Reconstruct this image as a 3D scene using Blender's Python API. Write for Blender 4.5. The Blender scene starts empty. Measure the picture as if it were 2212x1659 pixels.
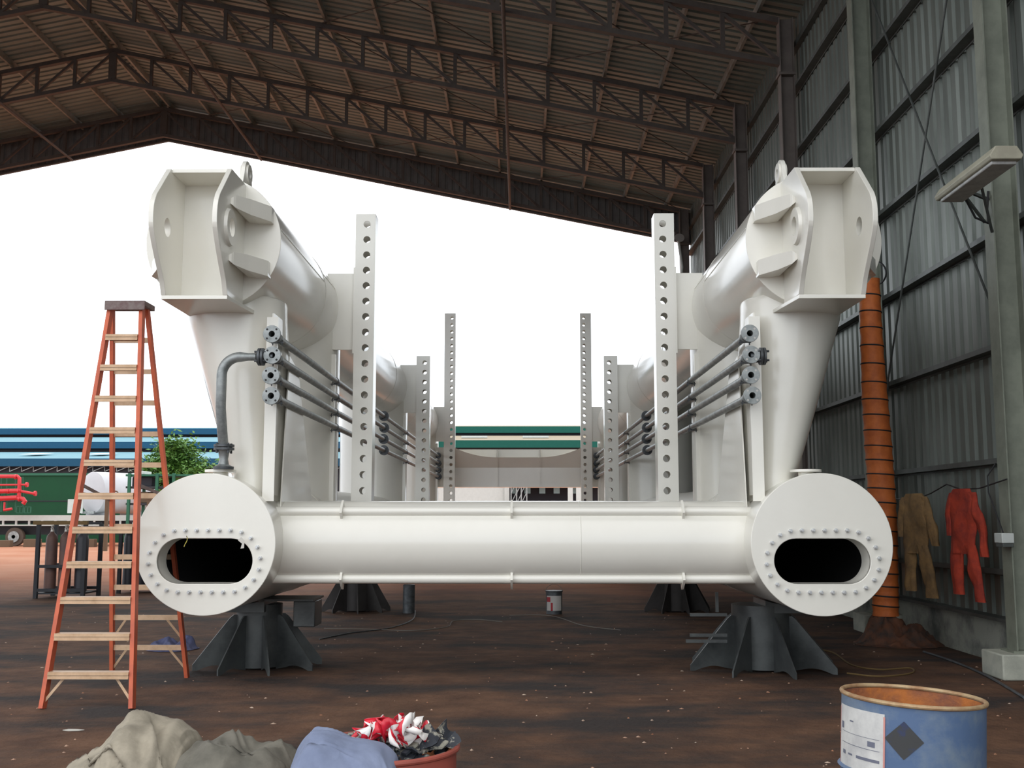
import bpy, math, random
from math import sin, cos, pi, radians as R, atan, tan, hypot, floor, ceil
from mathutils import Vector, Matrix, noise
random.seed(7)
S = bpy.context.scene
COL = S.collection

# ------------------------------------------------------------------ camera
FPX, TILT, YAW = 2330.0, R(6.98), 0.0078
CAM = Vector((0, 0, 1.6))
cam = bpy.data.cameras.new('camera'); camo = bpy.data.objects.new('camera', cam); COL.objects.link(camo)
cam.sensor_width = 36; cam.lens = FPX / 2212 * 36; cam.clip_end = 600
camo.location = CAM; camo.rotation_euler = (pi/2 + TILT, 0, YAW)
S.camera = camo
# ------------------------------------------------------------------ world (bright overcast sky), exposure
w = bpy.data.worlds.new('overcast_sky'); S.world = w; w.use_nodes = True
nt = w.node_tree; nt.nodes.clear()
wo = nt.nodes.new('ShaderNodeOutputWorld'); bg = nt.nodes.new('ShaderNodeBackground')
tc = nt.nodes.new('ShaderNodeTexCoord'); sx = nt.nodes.new('ShaderNodeSeparateXYZ'); rp = nt.nodes.new('ShaderNodeValToRGB')
nt.links.new(tc.outputs['Generated'], sx.inputs[0]); nt.links.new(sx.outputs['Z'], rp.inputs[0])
rp.color_ramp.elements[0].position = 0.0; rp.color_ramp.elements[0].color = (0.86, 0.93, 1.0, 1)
rp.color_ramp.elements[1].position = 0.6; rp.color_ramp.elements[1].color = (1.0, 1.0, 1.0, 1)
nt.links.new(rp.outputs[0], bg.inputs[0]); bg.inputs[1].default_value = 2.0
nt.links.new(bg.outputs[0], wo.inputs[0])
S.view_settings.view_transform = 'Standard'; S.view_settings.look = 'None'
S.view_settings.gamma = 1; S.view_settings.use_curve_mapping = False
S.view_settings.exposure = 0.22
S.cycles.max_bounces = 8; S.cycles.diffuse_bounces = 5

# ------------------------------------------------------------------ pixel -> place helpers (measurement of the photograph)
def ray(px, py):
    u = px - 1106.0; v = 829.5 - py
    x, y, z = u, FPX*cos(TILT) - v*sin(TILT), FPX*sin(TILT) + v*cos(TILT)
    return Vector((x*cos(YAW) - y*sin(YAW), x*sin(YAW) + y*cos(YAW), z))
def at(px, py, Y):
    d = ray(px, py); return CAM + d * (Y / d.y)
def atx(px, py, X):
    d = ray(px, py); return CAM + d * (X / d.x)
def atz(px, py, Z=0.0):
    d = ray(px, py); return CAM + d * ((Z - CAM.z) / d.z)

# ------------------------------------------------------------------ materials
def mat(name, col, rough=0.5, metal=0.0, col2=None, scale=4.0, mix=(0.4, 0.65), bump=0.0, bscale=60.0, coat=0.0, stretch=(1,1,1), spec=0.5, rvar=0.0):
    m = bpy.data.materials.new(name); m.use_nodes = True
    n = m.node_tree.nodes; l = m.node_tree.links; b = n['Principled BSDF']
    b.inputs['Base Color'].default_value = (*col, 1); b.inputs['Roughness'].default_value = rough
    b.inputs['Metallic'].default_value = metal; b.inputs['Coat Weight'].default_value = coat
    b.inputs['Coat Roughness'].default_value = 0.14; b.inputs['Specular IOR Level'].default_value = spec
    t = n.new('ShaderNodeTexCoord'); mp = n.new('ShaderNodeMapping'); mp.inputs['Scale'].default_value = stretch
    l.new(t.outputs['Object'], mp.inputs[0])
    nz = n.new('ShaderNodeTexNoise'); nz.inputs['Scale'].default_value = scale; nz.inputs['Detail'].default_value = 6
    nz.inputs['Roughness'].default_value = 0.65
    l.new(mp.outputs[0], nz.inputs[0])
    c2 = col2 if col2 else tuple(c*0.93 for c in col)
    r = n.new('ShaderNodeValToRGB'); r.color_ramp.elements[0].position = mix[0]; r.color_ramp.elements[1].position = mix[1]
    r.color_ramp.elements[0].color = (*col, 1); r.color_ramp.elements[1].color = (*c2, 1)
    l.new(nz.outputs[0], r.inputs[0]); l.new(r.outputs[0], b.inputs['Base Color'])
    if rvar:
        mr = n.new('ShaderNodeMapRange'); mr.inputs[3].default_value = rough - rvar; mr.inputs[4].default_value = rough + rvar
        l.new(nz.outputs[0], mr.inputs[0]); l.new(mr.outputs[0], b.inputs['Roughness'])
    if bump:
        n2 = n.new('ShaderNodeTexNoise'); n2.inputs['Scale'].default_value = bscale; n2.inputs['Detail'].default_value = 5
        l.new(mp.outputs[0], n2.inputs[0])
        bp = n.new('ShaderNodeBump'); bp.inputs['Strength'].default_value = bump; bp.inputs['Distance'].default_value = 0.02
        l.new(n2.outputs[0], bp.inputs['Height']); l.new(bp.outputs[0], b.inputs['Normal'])
    return m
M = {}
M['white'] = mat('white_paint', (0.84, 0.82, 0.75), 0.30, 0, (0.81, 0.79, 0.72), 1.3, coat=0.6, rvar=0.05)
M['inner'] = mat('shade_black_bore', (0.015, 0.014, 0.014), 0.9)  # near black, so the shade inside the pipe is in the colour
M['galv'] = mat('galvanised_steel', (0.34, 0.36, 0.36), 0.45, 0.45, (0.19, 0.21, 0.21), 9)
M['galvd'] = mat('dark_flange_steel', (0.11, 0.12, 0.13), 0.5, 0.5, (0.06, 0.065, 0.07), 12)
M['zinc'] = mat('zinc_bolt', (0.62, 0.63, 0.64), 0.35, 0.7)
M['truss'] = mat('brown_primer_steel', (0.095, 0.078, 0.068), 0.75, 0, (0.07, 0.055, 0.05), 3)
M['purlin'] = mat('purlin_steel', (0.27, 0.28, 0.26), 0.6, 0.1, (0.19, 0.17, 0.14), 3)
M['roof'] = mat('roof_sheet', (0.215, 0.255, 0.235), 0.55, 0.1, (0.165, 0.19, 0.175), 1.2, stretch=(0.5, 2, 1))
M['gable'] = mat('gable_sheet', (0.15, 0.15, 0.15), 0.7, 0, (0.12, 0.115, 0.115), 2)
M['wall'] = mat('wall_sheet', (0.17, 0.19, 0.17), 0.45, 0.3, (0.10, 0.115, 0.10), 1.5, mix=(0.35, 0.7), stretch=(1, 2.5, 0.25), rvar=0.08)
M['column'] = mat('column_paint', (0.24, 0.26, 0.21), 0.55, 0.1, (0.17, 0.185, 0.15), 2.5)
M['colfar'] = mat('column_primer', (0.16, 0.135, 0.12), 0.65, 0.0, (0.12, 0.10, 0.09), 2.5)
M['girt'] = mat('girt_steel', (0.11, 0.12, 0.115), 0.5, 0.3, (0.07, 0.08, 0.075), 3)
M['concrete'] = mat('stained_concrete', (0.36, 0.37, 0.32), 0.85, 0, (0.10, 0.11, 0.11), 1.6, mix=(0.45, 0.68), bump=0.2)
M['plinth'] = mat('plinth_concrete', (0.46, 0.47, 0.40), 0.85, 0, (0.30, 0.31, 0.27), 3, bump=0.2)
M['ladder'] = mat('orange_red_fibreglass', (0.62, 0.13, 0.055), 0.55, 0, (0.48, 0.10, 0.05), 6)
M['tread'] = mat('tan_step_metal', (0.62, 0.43, 0.28), 0.5, 0.1, (0.50, 0.33, 0.20), 9)
M['cap'] = mat('ladder_cap_plastic', (0.16, 0.10, 0.10), 0.7, 0, (0.22, 0.18, 0.17), 20)
M['trestle'] = mat('grey_trestle_steel', (0.10, 0.11, 0.11), 0.4, 0.2, (0.055, 0.06, 0.062), 3)
M['trestle_shade'] = mat('shaded_trestle_steel', (0.055, 0.05, 0.05), 0.7, 0, (0.035, 0.032, 0.03), 3)  # darker trestle copy; the deep shade further back is in its colour
M['orange'] = mat('orange_duct_fabric', (0.58, 0.15, 0.03), 0.65, 0, (0.44, 0.105, 0.022), 6, bump=0.35, bscale=14)
M['black'] = mat('black_rubber', (0.014, 0.014, 0.016), 0.6)
M['wire'] = mat('grey_wire', (0.20, 0.18, 0.16), 0.7)
M['tan'] = mat('tan_coverall_cloth', (0.27, 0.16, 0.065), 0.9, 0, (0.16, 0.10, 0.05), 6, bump=0.5, bscale=20)
M['red'] = mat('red_coverall_cloth', (0.38, 0.04, 0.016), 0.9, 0, (0.20, 0.022, 0.014), 5, bump=0.5, bscale=20)
M['blued'] = mat('worn_blue_drum_paint', (0.080, 0.135, 0.25), 0.5, 0.1, (0.19, 0.24, 0.28), 5, mix=(0.48, 0.75), bump=0.1, bscale=14)
M['rust'] = mat('orange_rust', (0.45, 0.15, 0.035), 0.85, 0, (0.17, 0.07, 0.05), 3.5, mix=(0.42, 0.6), bump=0.2)
M['rim'] = mat('rusty_rim', (0.45, 0.33, 0.19), 0.6, 0.3, (0.32, 0.18, 0.09), 14)
M['redd'] = mat('faded_red_drum_paint', (0.34, 0.075, 0.05), 0.6, 0, (0.24, 0.055, 0.04), 6)
M['paper'] = mat('soiled_paper', (0.60, 0.60, 0.58), 0.8, 0, (0.45, 0.45, 0.45), 8)
M['ink'] = mat('faded_ink', (0.14, 0.15, 0.20), 0.8)
M['pink'] = mat('pink_label_edge', (0.55, 0.25, 0.22), 0.8)
M['canvas'] = mat('dusty_canvas', (0.31, 0.275, 0.215), 0.95, 0, (0.17, 0.15, 0.115), 5, bump=0.6, bscale=9)
M['canvasd'] = mat('dark_dusty_canvas', (0.15, 0.14, 0.115), 0.95, 0, (0.09, 0.085, 0.07), 6, bump=0.6, bscale=9)
M['bluecl'] = mat('faded_blue_cloth', (0.19, 0.225, 0.33), 0.9, 0, (0.14, 0.17, 0.26), 5, bump=0.4, bscale=10)
M['navy'] = mat('navy_tarp', (0.07, 0.08, 0.17), 0.85, 0, (0.11, 0.12, 0.22), 5, bump=0.5, bscale=8)
M['debris'] = mat('dark_debris', (0.022, 0.026, 0.035), 0.7, 0, (0.30, 0.29, 0.24), 30, mix=(0.52, 0.6))
M['lightcol'] = mat('dull_lamp_housing', (0.42, 0.40, 0.31), 0.6, 0, (0.34, 0.32, 0.25), 5)
M['bluef'] = mat('blue_fascia', (0.018, 0.078, 0.145), 0.8, spec=0.15)
M['bluer'] = mat('pale_blue_roof', (0.155, 0.30, 0.36), 0.8, spec=0.15)
M['greenf'] = mat('green_fascia', (0.013, 0.095, 0.075), 0.8, spec=0.15)
M['tanr'] = mat('tan_roof', (0.29, 0.245, 0.18), 0.8, spec=0.15)
M['shade'] = mat('dark_interior', (0.02, 0.022, 0.03), 0.8)  # near-black for plain dark parts and for openings whose shade is in the colour
M['green'] = mat('green_cladding', (0.008, 0.062, 0.026), 0.6, 0, (0.008, 0.052, 0.024), 0.5, spec=0.2)
M['greenp'] = mat('green_post', (0.012, 0.11, 0.06), 0.6)
M['pale'] = mat('pale_wall', (0.52, 0.55, 0.53), 0.7)
M['tankw'] = mat('tank_white', (0.45, 0.46, 0.49), 0.5, 0, (0.41, 0.42, 0.45), 1)
M['redp'] = mat('red_pipework_paint', (0.55, 0.02, 0.03), 0.45)
M['tyre'] = mat('dusty_tyre', (0.10, 0.075, 0.06), 0.9)
M['rack'] = mat('dark_rack_steel', (0.022, 0.024, 0.03), 0.7)
M['rackw'] = mat('ochre_rack_bar', (0.16, 0.10, 0.035), 0.8)
M['gas1'] = mat('brown_cylinder', (0.13, 0.065, 0.05), 0.6, 0, (0.09, 0.05, 0.045), 4)
M['gas2'] = mat('black_cylinder', (0.022, 0.022, 0.03), 0.5)
M['brass'] = mat('valve_metal', (0.45, 0.42, 0.38), 0.4, 0.6)
M['bark'] = mat('bark', (0.10, 0.075, 0.05), 0.9)
M['leaf'] = mat('leaf', (0.10, 0.22, 0.035), 0.6, 0, (0.045, 0.12, 0.02), 1.2)
M['canwhite'] = mat('tin_label_white', (0.5, 0.48, 0.46), 0.5)
M['canred'] = mat('tin_label_red', (0.35, 0.02, 0.03), 0.5)
M['scrap'] = mat('light_scrap', (0.62, 0.60, 0.55), 0.8)
M['chip'] = mat('clay_chip', (0.34, 0.15, 0.08), 0.9, 0, (0.5, 0.42, 0.34), 3)
M['yellow'] = mat('yellow_tape', (0.40, 0.34, 0.05), 0.6, 0, (0.02, 0.02, 0.02), 40, mix=(0.5, 0.52))
M['glass'] = mat('window_pane', (0.35, 0.55, 0.58), 0.2)  # pale cyan carries the lit look of the panes
M['wood'] = mat('timber_block', (0.12, 0.08, 0.05), 0.9)

def stripe_mat():
    m = bpy.data.materials.new('red_white_tape'); m.use_nodes = True
    n = m.node_tree.nodes; l = m.node_tree.links; b = n['Principled BSDF']; b.inputs['Roughness'].default_value = 0.35
    u = n.new('ShaderNodeUVMap'); wv = n.new('ShaderNodeTexWave'); wv.inputs['Scale'].default_value = 1.0; wv.bands_direction = 'DIAGONAL'
    r = n.new('ShaderNodeValToRGB'); r.color_ramp.interpolation = 'CONSTANT'
    r.color_ramp.elements[0].color = (0.75, 0.72, 0.70, 1); r.color_ramp.elements[1].position = 0.5; r.color_ramp.elements[1].color = (0.55, 0.012, 0.03, 1)
    l.new(u.outputs[0], wv.inputs[0]); l.new(wv.outputs[0], r.inputs[0]); l.new(r.outputs[0], b.inputs['Base Color'])
    return m
M['tape'] = stripe_mat()

def ground_mat():
    m = bpy.data.materials.new('red_soil'); m.use_nodes = True
    n = m.node_tree.nodes; l = m.node_tree.links; b = n['Principled BSDF']; b.inputs['Roughness'].default_value = 0.92
    b.inputs['Specular IOR Level'].default_value = 0.25
    g = n.new('ShaderNodeNewGeometry'); sp = n.new('ShaderNodeSeparateXYZ'); l.new(g.outputs['Position'], sp.inputs[0])
    def noi(s, d=6, st=(1,1,1), r=0.65):
        mp = n.new('ShaderNodeMapping'); mp.inputs['Scale'].default_value = st; l.new(g.outputs['Position'], mp.inputs[0])
        x = n.new('ShaderNodeTexNoise'); x.inputs['Scale'].default_value = s; x.inputs['Detail'].default_value = d; x.inputs['Roughness'].default_value = r
        l.new(mp.outputs[0], x.inputs[0]); return x
    def ramp(src, p0, c0, p1, c1):
        r = n.new('ShaderNodeValToRGB'); r.color_ramp.elements[0].position = p0; r.color_ramp.elements[1].position = p1
        r.color_ramp.elements[0].color = (*c0, 1); r.color_ramp.elements[1].color = (*c1, 1); l.new(src, r.inputs[0]); return r
    red = ramp(noi(0.35).outputs[0], 0.35, (0.36, 0.145, 0.078), 0.7, (0.42, 0.215, 0.135))
    dirt = ramp(noi(2.2, 8).outputs[0], 0.35, (0.085, 0.044, 0.028), 0.72, (0.185, 0.098, 0.058))
    soot = ramp(noi(0.75, 8, (0.6, 1.2, 1)).outputs[0], 0.44, (0, 0, 0), 0.60, (1, 1, 1))
    mx = n.new('ShaderNodeMixRGB'); l.new(soot.outputs[0], mx.inputs[0]); l.new(dirt.outputs[0], mx.inputs[1]); mx.inputs[2].default_value = (0.040, 0.032, 0.030, 1)
    # worked floor of the shed is stained, the yard beyond is clean red soil
    nb = noi(0.25, 5); ad = n.new('ShaderNodeMath'); ad.operation = 'MULTIPLY_ADD'; l.new(nb.outputs[0], ad.inputs[0]); ad.inputs[1].default_value = 10; l.new(sp.outputs['Y'], ad.inputs[2])
    mr = n.new('ShaderNodeMapRange'); mr.inputs[1].default_value = 25; mr.inputs[2].default_value = 33; l.new(ad.outputs[0], mr.inputs[0])
    m2 = n.new('ShaderNodeMixRGB'); l.new(mr.outputs[0], m2.inputs[0]); l.new(mx.outputs[0], m2.inputs[1]); l.new(red.outputs[0], m2.inputs[2])
    l.new(m2.outputs[0], b.inputs['Base Color'])
    bn = noi(9, 8); bp = n.new('ShaderNodeBump'); bp.inputs['Strength'].default_value = 0.6; bp.inputs['Distance'].default_value = 0.04
    l.new(bn.outputs[0], bp.inputs['Height']); l.new(bp.outputs[0], b.inputs['Normal'])
    return m
M['soil'] = ground_mat()

# ------------------------------------------------------------------ mesh builder
ORG = {}
def frame_of(d):
    d = d.normalized(); up = Vector((0, 0, 1)) if abs(d.z) < 0.95 else Vector((0, 1, 0))
    a = d.cross(up).normalized(); b = a.cross(d).normalized(); return a, b
class MB:
    def __init__(s): s.v = []; s.f = []; s.uv = None
    def add(s, vs, fs):
        o = len(s.v); s.v += [Vector(p) for p in vs]; s.f += [[i+o for i in f] for f in fs]; return s
    def box(s, lo, hi):
        x0,y0,z0 = lo; x1,y1,z1 = hi
        return s.add([(x0,y0,z0),(x1,y0,z0),(x1,y1,z0),(x0,y1,z0),(x0,y0,z1),(x1,y0,z1),(x1,y1,z1),(x0,y1,z1)],
              [(0,3,2,1),(4,5,6,7),(0,1,5,4),(1,2,6,5),(2,3,7,6),(3,0,4,7)])
    def bar(s, p, q, wa, wb=None, side=None):
        p = Vector(p); q = Vector(q); wb = wb or wa; d = q - p
        if side is not None:
            a = Vector(side).normalized(); a = (a - d.normalized()*a.dot(d.normalized())).normalized(); b = a.cross(d.normalized())
        else: a, b = frame_of(d)
        vs = [c + a*sa*wa/2 + b*sb*wb/2 for c in (p, q) for sa, sb in ((-1,-1),(1,-1),(1,1),(-1,1))]
        return s.add(vs, [(3,2,1,0),(4,5,6,7),(0,1,5,4),(1,2,6,5),(2,3,7,6),(3,0,4,7)])
    def loft(s, rings, caps=(True, True), closed=True):
        o = len(s.v); n = len(rings[0])
        for r in rings: s.v += [Vector(p) for p in r]
        for k in range(len(rings)-1):
            for i in range(n if closed else n-1):
                j = (i+1) % n; s.f.append([o+k*n+i, o+k*n+j, o+(k+1)*n+j, o+(k+1)*n+i])
        if caps[0]: s.f.append([o+i for i in range(n)][::-1])
        if caps[1]: s.f.append([o+(len(rings)-1)*n+i for i in range(n)])
        return s
    def lathe(s, p, d, prof, n=32, caps=(True, True), close=False):
        p = Vector(p); d = Vector(d).normalized(); a, b = frame_of(d)
        rings = [[p + d*h + (a*cos(2*pi*i/n) + b*sin(2*pi*i/n))*r for i in range(n)] for r, h in prof]
        if close: rings.append(rings[0]); caps = (False, False)
        return s.loft(rings, caps)
    def tube(s, p, q, r, n=16, caps=(True, True), r2=None):
        p = Vector(p); q = Vector(q); L = (q-p).length
        return s.lathe(p, q-p, [(r, 0), (r if r2 is None else r2, L)], n, caps)
    def path(s, pts, r, n=10, caps=(True, True)):
        pts = [Vector(p) for p in pts]; rings = []; a = None
        for k, p in enumerate(pts):
            d = (pts[min(k+1, len(pts)-1)] - pts[max(k-1, 0)]).normalized()
            if a is None: a, b = frame_of(d)
            else:
                a = (a - d*a.dot(d)).normalized(); b = a.cross(d)
            rr = r(k/(len(pts)-1)) if callable(r) else r
            rings.append([p + (a*cos(2*pi*i/n) - b*sin(2*pi*i/n))*rr for i in range(n)])
        return s.loft(rings, caps)
    def prism(s, poly, fn, t0, t1):            # poly of 2-d points, fn(u, v, t) -> point
        n = len(poly)
        return s.loft([[fn(u, v, t0) for u, v in poly], [fn(u, v, t1) for u, v in poly]])
    def holecell(s, u0, u1, v0, v1, cu, cv, ru, rv, fn, t0, t1, n=16):
        """a rectangular cell with a round hole, both faces and the hole's wall; fn(u,v,t)->point"""
        ins = []; out = []
        for i in range(n):
            a = 2*pi*(i+0.5)/n; c, q = cos(a), sin(a)
            ins.append((cu + ru*c, cv + rv*q))
            k = 1e9
            if c > 1e-9: k = min(k, (u1-cu)/c)
            if c < -1e-9: k = min(k, (u0-cu)/c)
            if q > 1e-9: k = min(k, (v1-cv)/q)
            if q < -1e-9: k = min(k, (v0-cv)/q)
            out.append((cu + k*c, cv + k*q))
        # snap the samples nearest the corners onto the corners
        for cx, cy in ((u0,v0),(u1,v0),(u1,v1),(u0,v1)):
            j = min(range(n), key=lambda i: abs(math.remainder(math.atan2(out[i][1]-cv, out[i][0]-cu) - math.atan2(cy-cv, cx-cu), 2*pi)))
            out[j] = (cx, cy)
        f0 = [fn(u, v, t0) for u, v in out]; i0 = [fn(u, v, t0) for u, v in ins]
        i1 = [fn(u, v, t1) for u, v in ins]; f1 = [fn(u, v, t1) for u, v in out]
        return s.loft([f0, i0, i1, f1], (False, False))
    def build(s, name, m, parent=None, smooth=35, bevel=0, bseg=2, origin=None):
        if parent is not None: org = ORG[parent.name]
        elif origin is not None: org = Vector(origin)
        else:
            xs = [p.x for p in s.v]; ys = [p.y for p in s.v]; zs = [p.z for p in s.v]
            org = Vector(((min(xs)+max(xs))/2, (min(ys)+max(ys))/2, min(zs)))
        me = bpy.data.meshes.new(name); me.from_pydata([tuple(p-org) for p in s.v], [], s.f); me.validate(); me.update()
        if s.uv:
            ul = me.uv_layers.new(name='UVMap')
            for lp in me.loops: ul.data[lp.index].uv = s.uv[lp.vertex_index]
        import bmesh
        bm = bmesh.new(); bm.from_mesh(me); bmesh.ops.recalc_face_normals(bm, faces=bm.faces); bm.to_mesh(me); bm.free()
        me.materials.append(M[m] if isinstance(m, str) else m)
        if smooth:
            me.polygons.foreach_set('use_smooth', [True]*len(me.polygons)); me.set_sharp_from_angle(angle=R(smooth))
        o = bpy.data.objects.new(name, me); COL.objects.link(o)
        if parent is not None: o.parent = parent
        else: o.location = org
        ORG[o.name] = org
        if bevel:
            b = o.modifiers.new('bevel', 'BEVEL'); b.width = bevel; b.segments = bseg; b.limit_method = 'ANGLE'; b.angle_limit = R(40)
        return o
def tag(o, label=None, cat=None, group=None, kind=None):
    if label: o['label'] = label
    if cat: o['category'] = cat
    if group: o['group'] = group
    if kind: o['kind'] = kind
    return o
def thing(name, loc, label, cat, group=None):
    o = bpy.data.objects.new(name, None); COL.objects.link(o); o.location = loc; o.empty_display_size = 0.2
    ORG[o.name] = Vector(loc); return tag(o, label, cat, group)
def struct(mb, name, m, **k):
    return tag(mb.build(name, m, **k), kind='structure')
def part(mb, name, m, parent, label=None, **k):
    o = mb.build(name, m, parent, **k)
    if label: o['label'] = label
    return o

# ------------------------------------------------------------------ shed shell
XW = 5.35                       # inner face of right wall sheets
RX, RZ, SL = -11.2, 14.35, 0.2055
YE = 33.0                       # rear gable
YF = 5.0                        # front edge of roof, open front
YC = [11.1 + 4.3*k for k in range(-2, 6)]
def zr(x): return RZ - SL*abs(x - RX)
g = MB(); NX, NY = 60, 60
g.add([(-220 + 440*i/NX, -60 + 420*j/NY, 0) for j in range(NY+1) for i in range(NX+1)],
      [(j*(NX+1)+i, j*(NX+1)+i+1, (j+1)*(NX+1)+i+1, (j+1)*(NX+1)+i) for j in range(NY) for i in range(NX)])
struct(g, 'floor', 'soil', smooth=0, origin=(0,0,0))

def corr(y0, y1, pitch, depth):   # trapezoid profile samples along one axis
    pts = []; y = y0
    while y < y1:
        pts += [(y, 0), (y+pitch*0.55, 0), (y+pitch*0.65, depth), (y+pitch*0.9, depth)]; y += pitch
    pts.append((y1, 0)); return pts
prof = corr(YF, YE+0.3, 0.25, 0.035)
cl = MB()
x_l, x_r = -27.8, XW+0.3
for sgn_x in (x_l, x_r):
    th = 0.006
    rows = [[(x, y, zr(x) + 0.24 + d) for y, d in prof] for x in (RX, sgn_x)]
    top = [[(x, y, zr(x) + 0.24 + d + th) for y, d in prof] for x in (RX, sgn_x)]
    cl.loft(rows, (False, False), False); cl.loft(top, (False, False), False)
ceil_o = struct(cl, 'ceiling', 'roof', smooth=0, origin=(0, YE/2, 11))
k = 0
for side in (1, -1):
    for i in range(13):
        x = RX + side*(0.16 + 1.3*i)
        if x > XW: continue
        z = zr(x) + 0.06
        b = MB(); b.box((x-0.03, YF, z), (x+0.03, YE+0.2, z+0.18))
        part(b, 'purlin', 'purlin', ceil_o, smooth=0)
# long bracing tubes along the bottom chords and crossed rods under the sheets
for (x, dz) in ((-0.32, -0.93), (-8.2, -0.93), (-14.2, -0.93)):
    part(MB().tube((x, 15, zr(x)+dz), (x, YE, zr(x)+dz), 0.04, 10), 'bracing_tube', 'truss', ceil_o)
for y0 in (YC[4], YC[5], YC[6]):
    for x0 in (-9.9, -4.7, 0.3):
        for a, b_ in ((0, 1), (1, 0)):
            xa, xb = x0, x0+4.6
            part(MB().tube((xa, y0+4.3*a, zr(xa)+0.02), (xb, y0+4.3*b_, zr(xb)+0.02), 0.012, 6), 'bracing_rod', 'truss', ceil_o)

# rear gable fascia, corrugated
gx = corr(x_l, XW+0.2, 0.22, 0.03); fb = []; ft = []; fb2 = []; ft2 = []
for x, d in gx + [(RX, 0)]: pass
gx = sorted(gx + [(RX, 0)])
F0 = MB()
F0.loft([[(x, YE+0.1+d, zr(x)-0.86) for x, d in gx], [(x, YE+0.1+d, zr(x)+0.2) for x, d in gx]], (False, False), False)
F0.loft([[(x, YE+0.11+d, zr(x)-0.86) for x, d in gx], [(x, YE+0.11+d, zr(x)+0.2) for x, d in gx]], (False, False), False)
wb = struct(F0, 'wall_back', 'gable', smooth=0)
for s0, s1 in ((x_l, RX), (RX, XW+0.2)):
    part(MB().bar((s0, YE+0.08, zr(s0)-0.88), (s1, YE+0.08, zr(s1)-0.88), 0.08, 0.06, (0,1,0)), 'edge_angle', 'gable', wb, smooth=0)
    part(MB().bar((s0, YE+0.02, zr(s0)+0.14), (s1, YE+0.02, zr(s1)+0.14), 0.05, 0.1, (0,1,0)), 'verge_rail', 'purlin', wb, smooth=0)
# roof trusses
tr_lab = {4: 'brown lattice roof truss crossing the top of the view, nearest one seen',
          5: 'brown lattice roof truss, second from the rear gable',
          6: 'brown lattice roof truss closest to the rear gable opening',
          7: 'brown lattice truss lying flat against the dark gable sheeting'}
TRV = {4: YC[4], 5: YC[5], 6: YC[6], 7: YC[7]}
TD = 0.88
for idx in (4, 5, 6, 7):
    y = TRV[idx]
    t = thing('roof_truss', (RX, y, RZ-TD), tr_lab[idx], 'truss', 'roof trusses')
    for s in (1, -1):
        xe = 4.95 if s == 1 else -20.5
        part(MB().bar((RX, y, RZ-0.03), (xe, y, zr(xe)-0.03), 0.13, 0.11, (0,1,0)), 'top_chord', 'truss', t, smooth=0)
        part(MB().bar((RX, y, RZ-TD), (xe, y, zr(xe)-TD), 0.13, 0.10, (0,1,0)), 'bottom_chord', 'truss', t, smooth=0)
        x = RX; first = True
        n = 15 if s == 1 else 9; p = abs(xe-RX)/n
        for i in range(n):
            xa = RX + s*p*i; xb = RX + s*p*(i+1)
            if not (i == 0 and s == -1):
                part(MB().bar((xa, y, zr(xa)-TD+0.05), (xa, y, zr(xa)-0.08), 0.08 if i else 0.2, 0.08, (1,0,0)), 'vertical', 'truss', t, smooth=0)
            part(MB().bar((xa, y, zr(xa)-0.08), (xb, y, zr(xb)-TD+0.05), 0.065, 0.065, (0,1,0)), 'diagonal', 'truss', t, smooth=0)

# right wall
wp = corr(-1.0, YE+0.2, 0.25, 0.035); W = MB()
W.loft([[(XW+0.0+d, y, 0.5) for y, d in wp], [(XW+0.0+d, y, zr(XW)+0.24) for y, d in wp]], (False, False), False)
W.loft([[(XW+0.006+d, y, 0.5) for y, d in wp], [(XW+0.006+d, y, zr(XW)+0.24) for y, d in wp]], (False, False), False)
wr = struct(W, 'wall_right', 'wall', smooth=0)
for z in (1.0, 2.2, 3.45, 4.7, 5.95, 7.2, 8.45, 9.7):
    b = MB(); b.box((XW-0.15, -1, z-0.03), (XW-0.01, YE, z-0.022)).box((XW-0.15, -1, z-0.022), (XW-0.142, YE, z+0.03)).box((XW-0.018, -1, z-0.055), (XW-0.01, YE, z-0.022))
    part(b, 'girt', 'girt', wr, smooth=0)
part(MB().box((XW-0.1, -1, 10.5), (XW-0.0, YE, 10.62)), 'eaves_beam', 'girt', wr, smooth=0)
struct(MB().box((XW-0.10, -1, 0), (XW+0.12, YE+0.2, 0.46)), 'baseboard_right', 'concrete', smooth=0)
struct(MB().box((XW-0.16, -1, 0.46), (XW+0.1, YE+0.2, 0.50)), 'trim_1', 'girt', smooth=0)
col_lab = {0: None, 1: None,
  2: 'olive grey steel column nearest on the right, with the strip lamp fixed to it',
  3: 'grey steel column beside the orange duct',
  4: 'brown grey steel column between the orange duct column and the upper tube end',
  5: 'brown steel column under the second truss from the rear',
  6: 'brown steel column under the truss nearest the gable',
  7: 'dark corner column at the rear gable end'}
for i, y in enumerate(YC):
    if i < 2: continue
    t = thing('steel_column', (5.07, y, 0), col_lab[i], 'column', 'steel columns along the right wall')
    m = 'column' if i < 4 else 'colfar'
    x0, x1, wy = 4.93, 5.2, 0.11
    b = MB(); b.box((x0, y-wy, 0.27), (x0+0.014, y+wy, zr(5.0)+0.02)).box((x1-0.014, y-wy, 0.27), (x1, y+wy, zr(5.0)+0.02)).box((x0+0.014, y-0.005, 0.27), (x1-0.014, y+0.005, zr(5.0)+0.02))
    part(b, 'shaft', m, t, smooth=0)
    part(MB().box((x0-0.05, y-wy-0.04, 0.25), (x1+0.02, y+wy+0.04, 0.272)), 'base_plate', m, t, smooth=0)
    part(MB().box((4.72, y-0.25, 0), (5.3, y+0.25, 0.25)), 'concrete_plinth', 'plinth', t, bevel=0.015)
    part(MB().box((x0-0.03, y-wy-0.03, zr(5.0)-TD-0.25), (x1+0.01, y+wy+0.03, zr(5.0)-TD-0.2)), 'splice_plate', m, t, smooth=0)
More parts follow.
